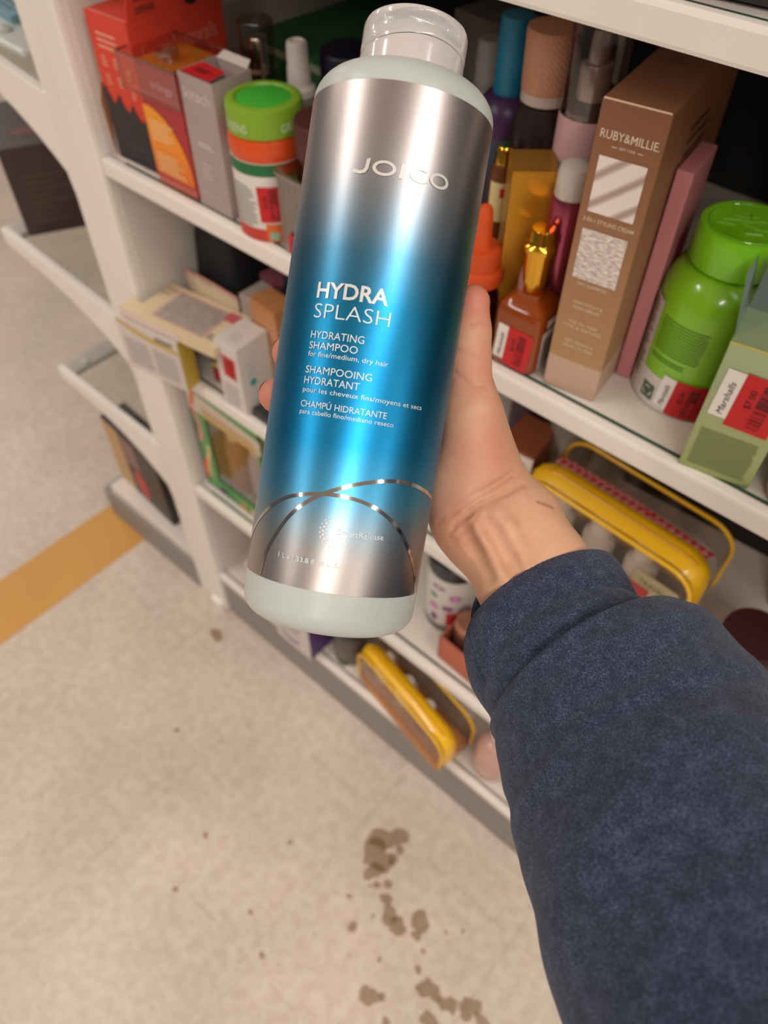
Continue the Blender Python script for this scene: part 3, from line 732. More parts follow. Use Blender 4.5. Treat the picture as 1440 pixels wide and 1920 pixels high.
# window carton lying across the white ones
t = thing('window_carton', 'flat cream carton with pink bordered window lying on the white carton', 'carton', (-0.8195, 0.4285, ZC + .0865), 8)
MB().box(-.016, .150, -.014, .010, 0, .014).box(0.006, .150, .010, .064, 0, .014).build('body', P('D9C4A2', .55), t)
PK = P('CE9E94', .5)
tp = on_top(.014)
fr_ = MB()
for q in ((.032, .122, -.004, -.001), (.032, .122, .054, .057), (.032, .035, -.001, .054), (.119, .122, -.001, .054)): fr_.add([tp(q[0], q[2]), tp(q[1], q[2]), tp(q[1], q[3]), tp(q[0], q[3])], [(0, 1, 2, 3)])
fr_.build('window_border', PK, t, fix=False)
patch(t, tp, .035, .119, -.001, .054, mat('speckled_window', 'A39890', .25, var=.35, scale=400, coat=.5), 'window')
text(t, tp, 'CALMING', .009, .050, .020, .005, P('7A6A58', .5))
text(t, tp, 'BATH', .009, .040, .014, .005, P('7A6A58', .5))
bars(t, tp, .124, .146, .000, .012, 2, P('6A5C4C', .5), 'lettering', .5, .2)
patch(t, lift(tp), .118, .146, .040, .058, P('C25A66', .5), 'pink_seal')
MB().box(-.014, .09, -.0155, -.0142, .001, .010).build('lid_edge', P('D8C0BE', .4), t)
t = thing('cream_sachet', 'creased cream sachet standing behind the flat window carton', 'sachet', (-0.812, 0.5095, ZC), 2)
b = MB(); vs = []; fs = []
for sd in (0, 1):
    for j in range(9):
        for i in range(13):
            u, v = i / 12, j / 8
            puff = .008 * (math.sin(math.pi * u) * math.sin(math.pi * v)) ** .6 + .0015 * math.sin(9 * u + 7 * v) * math.sin(math.pi * u)
            vs.append((u * .105, puff * (1 if sd else -1), v * .118 + .002 * math.sin(u * 12)))
    for j in range(8):
        for i in range(12): k = sd * 117 + j * 13 + i; fs.append((k, k + 1, k + 14, k + 13))
b.add(vs, fs).build('sachet_body', P('CDB89A', .35, bump=.4, scale=40), t, smooth=True)
MB().tube([(0, 0, .119), (.035, 0, .1205), (.07, 0, .1195), (.105, 0, .1175)], .002, 8).build('seal_edge', P('C48E80', .4), t)
for (x, y, r_, h_, lb) in ((-.7785, .5735, .043, .215, 'soft black bag added to darken the shelf behind the flat window carton'), (-.64, .735, .05, .20, 'second soft black bag added to darken the corner of the third shelf')):
    t = thing('dark_fill_bag', lb, 'bag', (x, y, ZC), 0, 'black bags added as dark fill at the back of the third shelf')  # bags added to blacken the back of the shelf
    MB().lathe([(r_ * .8, 0), (r_, .012), (r_ * 1.04, h_ * .4), (r_ * .92, h_ * .75), (r_ * .6, h_ * .95), (r_ * .2, h_)], 40, sq=6).build('bag_body', P('16171B', .7, bump=.8, scale=30), t, smooth=True)
    MB().tube([(-.02, 0, h_ * .97), (-.018, 0, h_ * 1.08), (0, 0, h_ * 1.14), (.018, 0, h_ * 1.08), (.02, 0, h_ * .97)], .003, 8).build('handle', P('16171B', .7), t)
# things in the dark gap
t = carton('red_label_carton', 'dark carton with red and yellow label in the gap behind', 'carton', -0.727, 0.466, ZC, .040, .038, .084, 4, P('4A3A30', .5))
patch(t, on_front(), .002, .038, .003, .026, P('A81E28', .5), 'red_label'); patch(t, on_front(), .002, .038, .027, .034, P('C8B860', .5), 'yellow_label')
# white carton with the red tag
w, d, h = 0.042, 0.055, 0.110
t = carton('white_slim_carton', 'slim white carton with a red tag and teal dot', 'carton', -0.679, 0.444, ZC, w, d, h, 2, P('D6CCC6', .5))
price_tag(t, on_front(.0004), .012, .058, .022, .034, '$4.00', -4, store=False, nx=1)
bars(t, on_front(), .006, .038, .008, .046, 9, P('B4ACA6', .6), 'fine_print', .4, .25)
bars(t, on_front(), .004, .014, .064, .100, 6, P('A8A09A', .6), 'fine_print', .4, .25)
poly_patch(t, on_right(w), [(.02 + .006 * math.cos(k / 14 * 6.283), .048 + .006 * math.sin(k / 14 * 6.283)) for k in range(14)], P('3E9A98', .5), 'teal_dot')
bars(t, on_right(w), .012, .03, .060, .085, 3, P('A8BAB8', .5), 'side_print', .35, .3)
bars(t, on_top(h), .014, .034, .012, .03, 3, P('B8B0AC', .6), 'lettering', .4, .3)
t = carton('peach_carton', 'peach and tan carton behind the fingertips', 'carton', -0.671, 0.504, ZC, .050, .035, .142, -4, ramp_mat('peach_print', [(0, 'C8A888'), (.5, 'C69A76'), (.8, 'C98E62'), (1, 'B87C4C')], .142, .5))
t = carton('clear_wrap_carton', 'grey film wrapped carton beside the peach carton', 'carton', -0.699, 0.510, ZC, .024, .04, .132, 0, P('A89C92', .3, coat=.4))
t = carton('navy_carton', 'navy blue carton with grey top behind the peach carton', 'carton', -0.660, 0.553, ZC, .10, .07, .152, -4, P('1E2634', .5))
patch(t, on_top(.152), .002, .098, .002, .068, P('3A4048', .4), 'grey_top')
t = carton('rose_carton', 'small dusky pink carton at the back of the third shelf', 'carton', -0.722, 0.566, ZC, .045, .035, .125, -6, P('8A4A58', .5))
t = carton('black_flat_tray', 'flat black tray under the fingertips on the third shelf', 'tray', -0.632, 0.452, ZC, .10, .055, .014, -2, P('2E3032', .5))

# clear vinyl pouches with yellow piping
YEL = mat('yellow_vinyl', 'F4BC10', .32, coat=.3, var=.05)
GING = bpy.data.materials.new('red_gingham'); GING.use_nodes = True
nt = GING.node_tree; tc = nt.nodes.new('ShaderNodeTexCoord'); mp_ = nt.nodes.new('ShaderNodeMapping'); mp_.inputs['Rotation'].default_value = (0, 0, .78); ck = nt.nodes.new('ShaderNodeTexChecker')
ck.inputs['Scale'].default_value = 150; ck.inputs[1].default_value = lin('B8282E'); ck.inputs[2].default_value = lin('CE8A86')
nt.links.new(tc.outputs['Object'], mp_.inputs[0]); nt.links.new(mp_.outputs[0], ck.inputs[0]); nt.links.new(ck.outputs[0], nt.nodes['Principled BSDF'].inputs['Base Color'])
def rrect(L, H, r, y, n=6, x0=0, z0=0):
    pts = []
    for cx, cz, a0 in ((L - r, r, -90), (L - r, H - r, 0), (r, H - r, 90), (r, r, 180)):
        for k in range(n + 1):
            a = math.radians(a0 + 90 * k / n); pts.append((x0 + cx + r * math.cos(a), y, z0 + cz + r * math.sin(a)))
    return pts
def pouch(name, label, loc, rz, L, D, H, cloth, base=None):
    t = thing(name, label, 'pouch', loc, rz)
    r = .03
    fr, bk = rrect(L, H, r, 0), rrect(L, H, r, D)
    n = len(fr)
    front = MB().add(fr, [tuple(range(n))]).build('front_panel', CLEAR_DIM, t, fix=False)
    MB().add(bk, [tuple(range(n))]).build('back_panel', CLEAR_DIM, t, fix=False)
    MB().tube(fr, .0026, 8, closed=True).build('front_piping', YEL, t, smooth=True, angle=80)
    MB().tube(bk, .0026, 8, closed=True).build('back_piping', YEL, t, smooth=True, angle=80)
    # gusset over the top: yellow zip band near the front, clear behind
    top = rrect(L, H, r, 0)[3:-4]
    def band(y0, y1, puff, m_=5):
        vs = []; fs = []; k = len(top)
        for j in range(m_ + 1):
            s = j / m_; lift_ = puff * math.sin(math.pi * s)
            for i, p in enumerate(top):
                cx, cz = p[0] - L / 2, p[2] - H / 2
                q = math.hypot(cx, cz); ripple = 1 + 0.25 * math.sin(i * 1.7 + j)
                vs.append((p[0] + cx / q * lift_ * ripple * .6, y0 + (y1 - y0) * s, p[2] + lift_ * ripple * (1 if cz > 0 else .3)))
        for j in range(m_):
            for i in range(k - 1): fs.append((j * k + i, j * k + i + 1, (j + 1) * k + i + 1, (j + 1) * k + i))
        return MB().add(vs, fs)
    band(.005, D * .47, .007).build('zip_band', YEL, t, smooth=True, fix=False)
    MB().tube([(p[0], D * .22, p[2] + .007) for p in top[4:-4]], .0022, 6).build('zip_teeth', mat('zip_teeth', 'DDA010', .4), t)
    band(D * .62, D, .001).build('clear_gusset', CLEAR_DIM, t, smooth=True, fix=False)
    if cloth:
        MB().add([(.012, D * .42, H + .001), (L * .5, D * .43, H + .003), (L - .012, D * .42, H - .004), (L - .008, D * .62, H - .008), (L * .5, D * .64, H - .002), (.012, D * .62, H - .002)], [(0, 1, 4, 5), (1, 2, 3, 4)]).build('gingham_lining', GING, t, fix=False)
    MB().box(.012, L - .012, .006, D - .006, 0, .003).build('pouch_base', base or CLEAR_DIM, t, bevel=.001)
    if base:
        MB().box(.004, L - .004, -.003, D, .001, .022).build('card_tray', base, t, bevel=.002)
    return t
pouch('vinyl_pouch', 'large clear vinyl pouch with yellow zip and red gingham lining', (-0.252, 0.515, ZC + .003), -3, .205, .082, .108, True)
def roll(x, y, z, r, h, color, label, n=3):
    t = thing('travel_bottle', label, 'bottle', (x, y, z))
    turned('body', [(r * .9, 0), (r, .003), (r, h * .72), (r * .8, h * .78)], P(color, .4), t, n=24)
    turned('cap', [(r * .7, h * .78), (r * .72, h * .79), (r * .7, h), (r * .5, h * 1.02)], P('EAE2DA', .35), t, n=24)
for k, (x, lb) in enumerate(((-.212, 'leftmost white travel bottle inside the large yellow pouch'), (-.160, 'second white travel bottle inside the large yellow pouch'), (-.108, 'third white travel bottle inside the large yellow pouch, by its red tag'))):
    roll(x, .535 - k * .003, ZC + .0065, .018, .088, 'CFC6BE', lb)
t = thing('tag_card', 'cream product card with red clearance tag inside the pouch window', 'card', (-0.108, 0.5085, ZC + .03), -3)
MB().box(0, .05, 0, .0008, 0, .05).build('card_sheet', P('C8BE94', .5), t)
text(t, on_front(), 'TRAVEL', .008, .034, .03, .007, P('5A6A40', .5))
patch(t, on_front(), -.03, .022, .004, .030, RED_TAG, 'red_tag')
# neighbours of the pouch
t = carton('tagged_carton', 'rust brown carton with white barcode tag beside the wrist', 'carton', -0.312, 0.555, ZC, .045, .06, .088, 6, P('8A4A2C', .5))
tg = patch(t, on_front(), .016, .044, .048, .084, WHITE_TAG, 'white_tag'); bars(tg, on_front(.0008), .024, .036, .060, .074, 6, INK, 'barcode', .5, .1)
t = thing('frosted_jar', 'frosted clear jar behind the yellow pouch corner', 'jar', (-0.262, 0.632, ZC))
turned('jar_body', [(.022, 0), (.028, .006), (.030, .05), (.028, .085), (.02, .1), (.012, .102)], P('8C857C', .2, coat=.5), t)
t = thing('plum_bottle', 'dark plum bottle deep under the middle shelf', 'bottle', (-0.335, 0.665, ZC))
turned('body', [(.026, 0), (.028, .004), (.028, .11), (.018, .13), (.012, .135)], P('3A1830', .35), t)
turned('cap', [(.012, .135), (.013, .136), (.013, .165), (.011, .167)], P('241020', .4), t)
t = carton('dark_fill_umber', 'dark umber block added to darken the shelf behind the yellow zip pouch', 'carton', -0.200, 0.680, ZC, .20, .10, .20, 2, P('1C1412', .6))  # added dark filler, covers the bright deck behind the pouch
t = carton('dark_fill_ebony', 'ebony black block added to darken the shelf behind the maroon lid jar', 'carton', 0.012, 0.625, ZC, .18, .12, .20, -2, P('151213', .6))  # added dark filler for the right end of the shelf
t = thing('maroon_jar', 'amber jar with wide dark maroon lid near the right edge', 'jar', (0.018, 0.520, ZC))
turned('jar_body', [(.026, 0), (.029, .004), (.029, .052), (.026, .056)], mat('maroon_glass', '6A3824', .15, coat=.5, var=.2), t)
turned('lid', [(.0305, .056), (.031, .058), (.031, .074), (.0295, .0765), (.002, .077)], P('3A1618', .45), t)
t = thing('snack_bag', 'crinkled golden bag at the shelf edge below the maroon lid', 'bag', (0.040, 0.462, ZC), 20)
MB().lathe([(.025, 0), (.034, .006), (.036, .03), (.028, .05), (.012, .06)], 26, sq=3).build('bag_body', P('C29A5C', .3, bump=1.0, scale=50, var=.3), t, smooth=True)
MB().box(-.036, .036, -.003, .003, .055, .066).build('bag_seal', P('D8C0A8', .3), t, bevel=.001)

# ================================================================== GOODS, FOURTH SHELF (D)
w, d, h = 0.165, 0.075, 0.228
GREEN = P('5C9A5A', .5)
t = thing('gift_window_box', 'green patterned gift box with a clear window and two bottles', 'gift box', (-0.814, 0.466, ZD), 0)
b = MB().box(0, .003, 0, d, 0, h).box(w - .003, w, 0, d, 0, h).box(0, w, d - .003, d, 0, h).box(0, w, 0, d, 0, .003).box(0, w, 0, d, h - .003, h)
b.build('box_shell', P('7A8A58', .5), t)
fb = MB()
x0, x1, z0, z1 = .032, w - .010, .026, h - .046
fb.box(0, w, 0, .002, 0, z0).box(0, w, 0, .002, z1, h).box(0, x0, 0, .002, z0, z1).box(x1, w, 0, .002, z0, z1)
fb.build('front_frame', GREEN, t)
poly_patch(t, on_front(), [(.0, h - .05), (w, h - .05), (w, h - .020), (.0, h - .006)], P('CDBFAE', .5), 'cream_band')
bars(t, on_front(.0007), .032, w - .006, h - .052, h - .030, 3, P('C69A3C', .5), 'gold_lettering', .6, .1)
wav = [('D88A8A', .006, .11, .19), ('D9702E', .010, .19, .226), ('D8B88A', .016, .03, .11), ('D9602A', .005, .02, .07), ('5A4A66', .002, .12, .15)]
for k, (c_, u, v0, v1) in enumerate(wav):
    pts = []
    for i in range(12): v = v0 + (v1 - v0) * i / 11; pts.append((u + .006 * math.sin(v * 55 + k), v))
    for i in range(11, -1, -1): v = v0 + (v1 - v0) * i / 11; pts.append((u + .009 + .006 * math.sin(v * 55 + k), v))
    poly_patch(t, on_front(.0006 + k * .0001), [(max(.0005, a), b__) for a, b__ in pts], P(c_, .5), 'ribbon_print')
for k, (c_, u) in enumerate((('4A3A5A', .034), ('3C8A44', .052), ('C69A3C', .085), ('D8B88A', .11), ('C86A4A', .14))):
    patch(t, on_front(.0006), u, u + .016, .004, .018, P(c_, .5), 'confetti_print')
MB().box(x0, x1, .0022, .003, z0, z1).build('window_pane', CLEAR, t)
for k, (x, c_, lb) in enumerate(((-.759, '8A6436', 'brown bottle with cream cap inside the green gift box'), (-.702, '9A8684', 'lilac bottle with cream cap inside the green gift box'))):
    tt = thing('gift_bottle', lb, 'bottle', (x, .505, ZD + .0035))
    turned('body', [(.022, 0), (.024, .004), (.024, .105), (.020, .118), (.017, .12)], P(c_, .35), tt)
    turned('cap', [(.0175, .12), (.018, .122), (.0175, .182), (.016, .185), (.002, .1855)], P('D0BCA0', .45), tt)
    turned('base_ring', [(.0245, .016), (.0247, .017), (.0247, .030), (.0245, .031)], P('9A5A2C', .4), tt)
# dotted tub
t = thing('dotted_tub', 'white tub with pink and purple dots and a red tag', 'tub', (-0.338, 0.537, ZD), 22)
turned('base', [(.036, 0), (.038, .003), (.038, .020)], P('6A665E', .4), t)
turned('body', [(.0385, .020), (.039, .022), (.039, .128), (.038, .130)], P('CFCAC4', .5), t)
turned('lid', [(.038, .130), (.039, .132), (.039, .152), (.036, .155), (.002, .1555)], P('2A2C30', .4), t)
for (th, v, ru, rv, c_) in ((-.35, .112, .010, .005, '9A3A80'), (.30, .095, .009, .0075, 'CE6AB0'), (-.55, .088, .007, .005, '5A9A5A'), (-.5, .062, .008, .0075, 'CE7AAE'), (.06, .068, .0085, .0055, '7A1E72'), (-.45, .036, .006, .008, '7A2A70'), (.75, .06, .01, .015, 'B88AA8')):
    poly_patch(t, on_cyl(.039, th, .0006), [(ru * math.cos(k / 16 * 6.283), v + rv * math.sin(k / 16 * 6.283)) for k in range(16)], P(c_, .5), 'dot_print')
price_tag(t, on_cyl(.039, 0, .0009), .002, .026, .020, .032, '$5.00', 0, store=False)
t = thing('copper_box', 'coral open box of clear wrapped jars beside the dotted tub', 'box', (-0.305, 0.466, ZD), -3)
b = MB().box(0, .10, 0, .002, 0, .058).box(0, .002, 0, .06, 0, .058).box(.098, .10, 0, .06, 0, .058).box(0, .10, .058, .06, 0, .058).box(0, .1, 0, .06, 0, .002)
b.build('box_shell', P('B86048', .5), t)
for k in range(2):
    tt = thing('copper_jar', ('left' if k == 0 else 'right') + ' dark copper jar in the coral open box', 'jar', (-0.280 + .048 * k, .496, ZD + .0025))
    turned('jar_body', [(.016, 0), (.018, .003), (.018, .055), (.016, .06)], P('5A3830', .2), tt)
    turned('lid', [(.0175, .06), (.018, .062), (.018, .082), (.016, .085), (.002, .0855)], P('B8826A', .25, metal=.6), tt)
t = carton('blue_carton', 'small bright blue carton at the shelf edge by the cuff', 'carton', -0.205, 0.452, ZD, .04, .04, .03, 10, P('3A86B8', .5))

# ================================================================== GOODS, BOTTOM DECK (E)
w, d, h = 0.088, 0.10, 0.15
t = carton('white_purple_carton', 'white carton with purple end and purple swoosh on the deck', 'carton', -0.640, 0.428, ZE, w, d, h, 0, P('D2C8C2', .5))
patch(t, on_right(w), .001, d - .001, .002, h - .002, P('4E2A68', .5), 'purple_end')
pts = [(.030 + .026 * math.cos(a), .052 + .022 * math.sin(a)) for a in np.linspace(3.3, 5.6, 12)] + [(.030 + .026 * math.cos(a), .058 + .020 * math.sin(a)) for a in np.linspace(5.6, 3.3, 12)]
poly_patch(t, on_front(), [(a + .010, b__ - .012) for a, b__ in pts], P('6A3A8A', .5), 'purple_swoosh')
bars(t, on_front(), .018, .07, .055, .09, 5, P('A8A0A0', .5), 'fine_print', .4, .3)
t = thing('pewter_jar', 'dark grey jar with a shiny foot beside the small yellow pouch', 'jar', (-0.508, 0.486, ZE))
turned('foot', [(.026, 0), (.028, .001), (.028, .008)], CHROME, t)
turned('jar_body', [(.027, .008), (.029, .012), (.029, .085), (.026, .09)], P('5A5450', .3), t)
turned('lid', [(.0285, .09), (.029, .092), (.029, .115), (.027, .118)], P('3A3634', .4), t)
t = carton('red_small_carton', 'small dark red carton in the shade of the low shelf', 'carton', -0.765, 0.520, ZE, .05, .05, .08, 5, P('7A2228', .5))
t = carton('white_small_carton', 'plain white carton in the corner under the green gift box', 'carton', -0.735, 0.450, ZE, .07, .06, .12, -6, P('C8BEB6', .5))
pouch('yellow_pouch', 'small clear pouch with yellow top and orange card tray on the deck', (-0.464, 0.462, ZE + .003), -11, .222, .068, .100, False, P('B87A4A', .5))
for k, (x, lb, c_) in enumerate(((-.420, 'left white travel bottle in the small yellow pouch', 'D2CAC2'), (-.365, 'middle white travel bottle in the small yellow pouch', 'D2CAC2'), (-.312, 'right brown travel bottle in the small yellow pouch', '9A6A5A'))):
    roll(x, .485 - k * .011, ZE + .026, .019, .066, c_, lb)
t = thing('pink_bottle', 'glossy pale pink bottle on the deck beside the cuff', 'bottle', (-0.190, 0.490, ZE))
turned('body', [(.026, 0), (.031, .005), (.033, .03), (.031, .075), (.02, .095), (.012, .1)], P('C49A8E', .2, coat=.5), t)
turned('cap', [(.012, .1), (.0125, .101), (.0125, .12), (.011, .122)], P('D8B8AC', .3), t)

# ================================================================== GOODS ON THE LEFT BAY
t = thing('blue_booklet', 'pale blue printed booklet lying in the upper left corner', 'booklet', (-1.215, 0.512, 1.0535), -8)
rbox('body', .19, .13, .012, P('6F98A8', .5), t)
bars(t, on_top(.012), .03, .18, .01, .12, 12, P('4A6A78', .5), 'fine_print', .3, .3)
t = thing('flange_stand_in', 'pale slab standing in for the side rail flange of the upper left glass shelf', 'tray', (-1.185, 0.456, 1.052), -2)  # slab and bump stand in for the shelf's side flange and fixing
MB().box(0, .24, 0, .045, -.003, .004).build('flange_slab', P('C2C6C2', .3), t, bevel=.003)
turned('fixing_bump', [(.009, .004), (.0095, .006), (.007, .008), (.001, .0085)], P('AEB4B0', .25), t, n=20, c=(.165, .02))
t = carton('brown_gift_box', 'dark brown gift box with gold print on the left bay', 'gift box', -1.148, 0.458, .7405, .125, .17, .135, 62, P('3C2A28', .4))
bars(t, on_front(), .02, .105, .02, .10, 8, P('544030', .5), 'gold_print', .3, .7)
tp = on_top(.135)
for (u, v, c_) in ((.02, .03, '6A2E22'), (.03, .085, '4A2622')):
    poly_patch(t, tp, [(u + .035 + .035 * math.cos(k / 16 * 6.283), v + .02 + .014 * math.sin(k / 16 * 6.283)) for k in range(16)], P(c_, .3), 'lid_print')
patch(t, on_right(.125), .004, .16, .004, .13, P('5A4846', .4), 'side_panel')
t = thing('dark_boxed_set', 'dark boxed set with red and tan print on the left base', 'box', (-1.205, 0.482, .1185), -4)
rbox('body', .20, .06, .185, P('2E2626', .4), t)
patch(t, on_front(), .001, .062, .002, .183, P('C09A6A', .5), 'tan_panel')
patch(t, on_front(), .066, .12, .10, .18, P('8A6A62', .5), 'mauve_panel')
poly_patch(t, on_front(.0006), [(.105 + .024 * math.cos(k / 18 * 6.283), .055 + .042 * math.sin(k / 18 * 6.283)) for k in range(18)], P('B8403A', .5), 'red_print')

# ================================================================== THE HELD BOTTLE
AX = np.array([-0.34692725, 0.62490492, 0.6993821])
E1 = np.array([0.49827853, -0.50894726, 0.70191965])     # from the bottle towards the holder's eyes
E2 = np.array([0.79458165, 0.59200214, -0.13480903])
FOOT = np.array([-0.18715518, 0.1911624, 1.13635649])
S0 = -0.0925                                             # bottle base along the axis
RB = 0.042
bottle = thing('shampoo_bottle', 'tall metallic blue and silver shampoo bottle held in the hand', 'bottle')
org = FOOT + S0 * AX
mb = Matrix.Identity(4)
for i in range(3):
    mb[i][0] = E2[i]; mb[i][1] = -E1[i]; mb[i][2] = AX[i]; mb[i][3] = org[i]
bottle.matrix_world = mb
def zs(s): return s - S0
FROST = mat('frosted_plastic', 'BDC3BE', .34, sss=.25, var=.02, bump=.02, scale=400)
prof = [(.020, .0015), (.030, 0)]
for k in range(0, 9):
    a = math.radians(-90 + 90 * k / 8); prof.append((.032 + .010 * math.cos(a), .010 + .010 * math.sin(a)))
prof += [(.042, .06), (.042, .15), (.042, zs(.1475))]
for k in range(1, 11):
    a = math.radians(90 * k / 10); prof.append((.0265 + .0155 * math.cos(a), zs(.1475) + .0135 * math.sin(a)))
prof += [(.0245, zs(.1612)), (.0235, zs(.1625))]
MB().lathe(prof, 128).build('bottle_body', FROST, bottle, smooth=True, angle=50)
# printed metal sleeve: silver, through blue, back to silver
Z0, Z1 = zs(-.0712), zs(.1458)
SLEEVE = ramp_mat('metal_sleeve', [(0, 'B3A9A4'), (.07, 'AFA8A6'), (.13, '8FA6B2'), (.20, '4E98BE'), (.30, '1F80B2'), (.45, '1C79A8'), (.58, '2378A0'), (.68, '4B7B98'), (.78, '8A949E'), (.86, 'A9A3A4'), (1, 'B0A6A4')], Z1, .32, 1.0, zmin=Z0, bump=.02, scale=3500)
nt = SLEEVE.node_tree; b_ = nt.nodes['Principled BSDF']
tn = nt.nodes.new('ShaderNodeTangent'); tn.direction_type = 'RADIAL'; tn.axis = 'Z'
b_.inputs['Anisotropic'].default_value = 0.55
b_.inputs['Anisotropic Rotation'].default_value = 0.0
nt.links.new(tn.outputs[0], b_.inputs['Tangent'])
vs = []; fs = []; n = 128; rows = 12
for j in range(rows + 1):
    for k in range(n):
        a = 2 * math.pi * k / n; vs.append(((RB + .00018) * math.cos(a), (RB + .00018) * math.sin(a), Z0 + (Z1 - Z0) * j / rows))
for j in range(rows):
    for k in range(n): fs.append((j * n + k, j * n + (k + 1) % n, (j + 1) * n + (k + 1) % n, (j + 1) * n + k))
sleeve_band = MB().add(vs, fs).build('metal_sleeve', SLEEVE, bottle, smooth=True, angle=80, fix=False)
LET = mat('letter_silver', 'DAD6D2', .38, .25, var=.02)
LET2 = mat('letter_white', 'D6DEE2', .45, .1, var=.02)
bm0 = on_cyl(RB, 0, .0005)
def bt(s, x, z, wd, ht, bold=0.0, m_=LET2, shear=0.0): text(sleeve_band, bm0, s, x, zs(z), wd, ht, m_, bold=bold, shear=shear, cut=.0015)
X0 = -.0268
# the maker's wordmark: wide hooked J, ovals, a slanted bar and an open C
def oval(cx, cz, rx, rz, w0, a0=0, a1=360, n=36):
    vs = []; fs = []
    for k in range(n + 1):
        a = math.radians(a0 + (a1 - a0) * k / n)
        vs += [bm0(cx + rx * math.cos(a), cz + rz * math.sin(a)), bm0(cx + (rx - w0) * math.cos(a), cz + (rz - w0 * .75) * math.sin(a))]
    for k in range(n): fs.append((2 * k, 2 * k + 2, 2 * k + 3, 2 * k + 1))
    return MB().add(vs, fs).build('lettering', LET, sleeve_band, fix=False)
zb = zs(.1072); hh = .0062
oval(-.00465, zb + hh / 2, .0050, hh / 2, .0015)
oval(.0196, zb + hh / 2, .0047, hh / 2, .0015)
oval(.0108, zb + hh / 2, .0048, hh / 2, .0015, 48, 318, 28)
poly_patch(sleeve_band, bm0, [(.0018, zb), (.0035, zb), (.0041, zb + hh), (.0024, zb + hh)], LET, 'lettering')
poly_patch(sleeve_band, bm0, [(-.0181, zb + .0014), (-.0175, zb + .0003), (-.0145, zb - .0001), (-.0123, zb + .0006), (-.0113, zb + .0022), (-.0108, zb + hh + .0004), (-.0124, zb + hh), (-.0128, zb + .0026), (-.0136, zb + .0016), (-.0152, zb + .0014), (-.0172, zb + .0019)], LET, 'lettering')
bt('HYDRA', X0, .0551, .0323, .0068, .022, LET)
bt('SPLASH', X0, .0464, .0343, .0066, -.012)
bt('HYDRATING', X0, .0377, .0248, .0033)
bt('SHAMPOO', X0, .0331, .0227, .0033)
bt('for fine/medium, dry hair', X0, .0299, .0364, .0022)
bt('SHAMPOOING', X0, .0226, .0304, .0033)
bt('HYDRATANT', X0, .0180, .0257, .0033)
bt('pour les cheveux fins/moyens et secs', X0, .0144, .0563, .0022)
bt('CHAMPÚ HIDRATANTE', X0, .0079, .0393, .0029)
bt('para cabello fino/mediano reseco', X0, .0049, .0430, .0021)
bt('SmartRelease', -.0009, -.0449, .0209, .0026, .012)
bt('1 L e / 33.8 fl oz U.S.', -.0270, -.0596, .0290, .0023, .014)
b = MB()
for ring, (rad, n_) in enumerate(((.0047, 15), (.0060, 17), (.0073, 19))):
    for k in range(n_):
        a = math.radians(30 + 300 * (k + .5 * (ring % 2)) / n_)
        size = (.00022 + .00036 * (0.5 - 0.5 * math.cos(a - .5))) * (1.15 if ring == 1 else .85)
        if math.cos(a) > .6 and math.sin(a) < 0: size *= .8
        cx, cz = -.0013 + rad * math.cos(a), zs(-.0440) + rad * math.sin(a)
        o_ = len(b.v); b.add([bm0(cx + size * math.cos(q / 10 * 6.2832), cz + size * math.sin(q / 10 * 6.2832)) for q in range(10)], [tuple(range(10))])
b.build('dot_emblem', LET, sleeve_band, fix=False)
FOIL = mat('mirror_foil', 'C9C2BE', .1, 1.0, var=.02)
def arc_strip(pts, wd):
    P_ = []
    for i in range(len(pts) - 1):                       # Catmull-Rom through the traced points
        p0, p1, p2, p3 = [np.array(pts[max(0, min(len(pts) - 1, i + k))]) for k in (-1, 0, 1, 2)]
        for q in range(8):
            t_ = q / 8
            P_.append(0.5 * ((2 * p1) + (-p0 + p2) * t_ + (2 * p0 - 5 * p1 + 4 * p2 - p3) * t_ ** 2 + (-p0 + 3 * p1 - 3 * p2 + p3) * t_ ** 3))
    P_.append(np.array(pts[-1])); P_ = [np.array([p[0] * RB, zs(p[1])]) for p in P_]
    vs = []; fs = []
    for i, p in enumerate(P_):
        t_ = P_[min(i + 1, len(P_) - 1)] - P_[max(i - 1, 0)]; t_ = t_ / np.linalg.norm(t_); nn = np.array([-t_[1], t_[0]])
        for s_ in (-1, 1): q = p + nn * wd / 2 * s_; vs.append(on_cyl(RB, 0, .00035)(q[0], max(q[1], Z0)))
    for i in range(len(P_) - 1): fs.append((2 * i, 2 * i + 2, 2 * i + 3, 2 * i + 1))
    o_ = MB().add(vs, fs).build('foil_arc', FOIL, sleeve_band, fix=False)
    o_.data.polygons.foreach_set('use_smooth', [True] * len(o_.data.polygons))
arc_strip([(-1.4584, -0.0701), (-1.35, -0.0574), (-1.1177, -0.0468), (-0.8685, -0.0383), (-0.6378, -0.0327), (-0.3817, -0.0294), (-0.1236, -0.028), (0.1307, -0.0287), (0.3771, -0.0319), (0.6443, -0.039), (0.8702, -0.0487), (1.0982, -0.0607), (1.2352, -0.0705)], .0017)
arc_strip([(-0.8993, -0.0705), (-0.8433, -0.0595), (-0.7166, -0.0493), (-0.5393, -0.0387), (-0.3164, -0.0306), (-0.0525, -0.0245), (0.2134, -0.0205), (0.4783, -0.0184), (0.7363, -0.0188), (1.0058, -0.0213), (1.3037, -0.0252)], .0017)
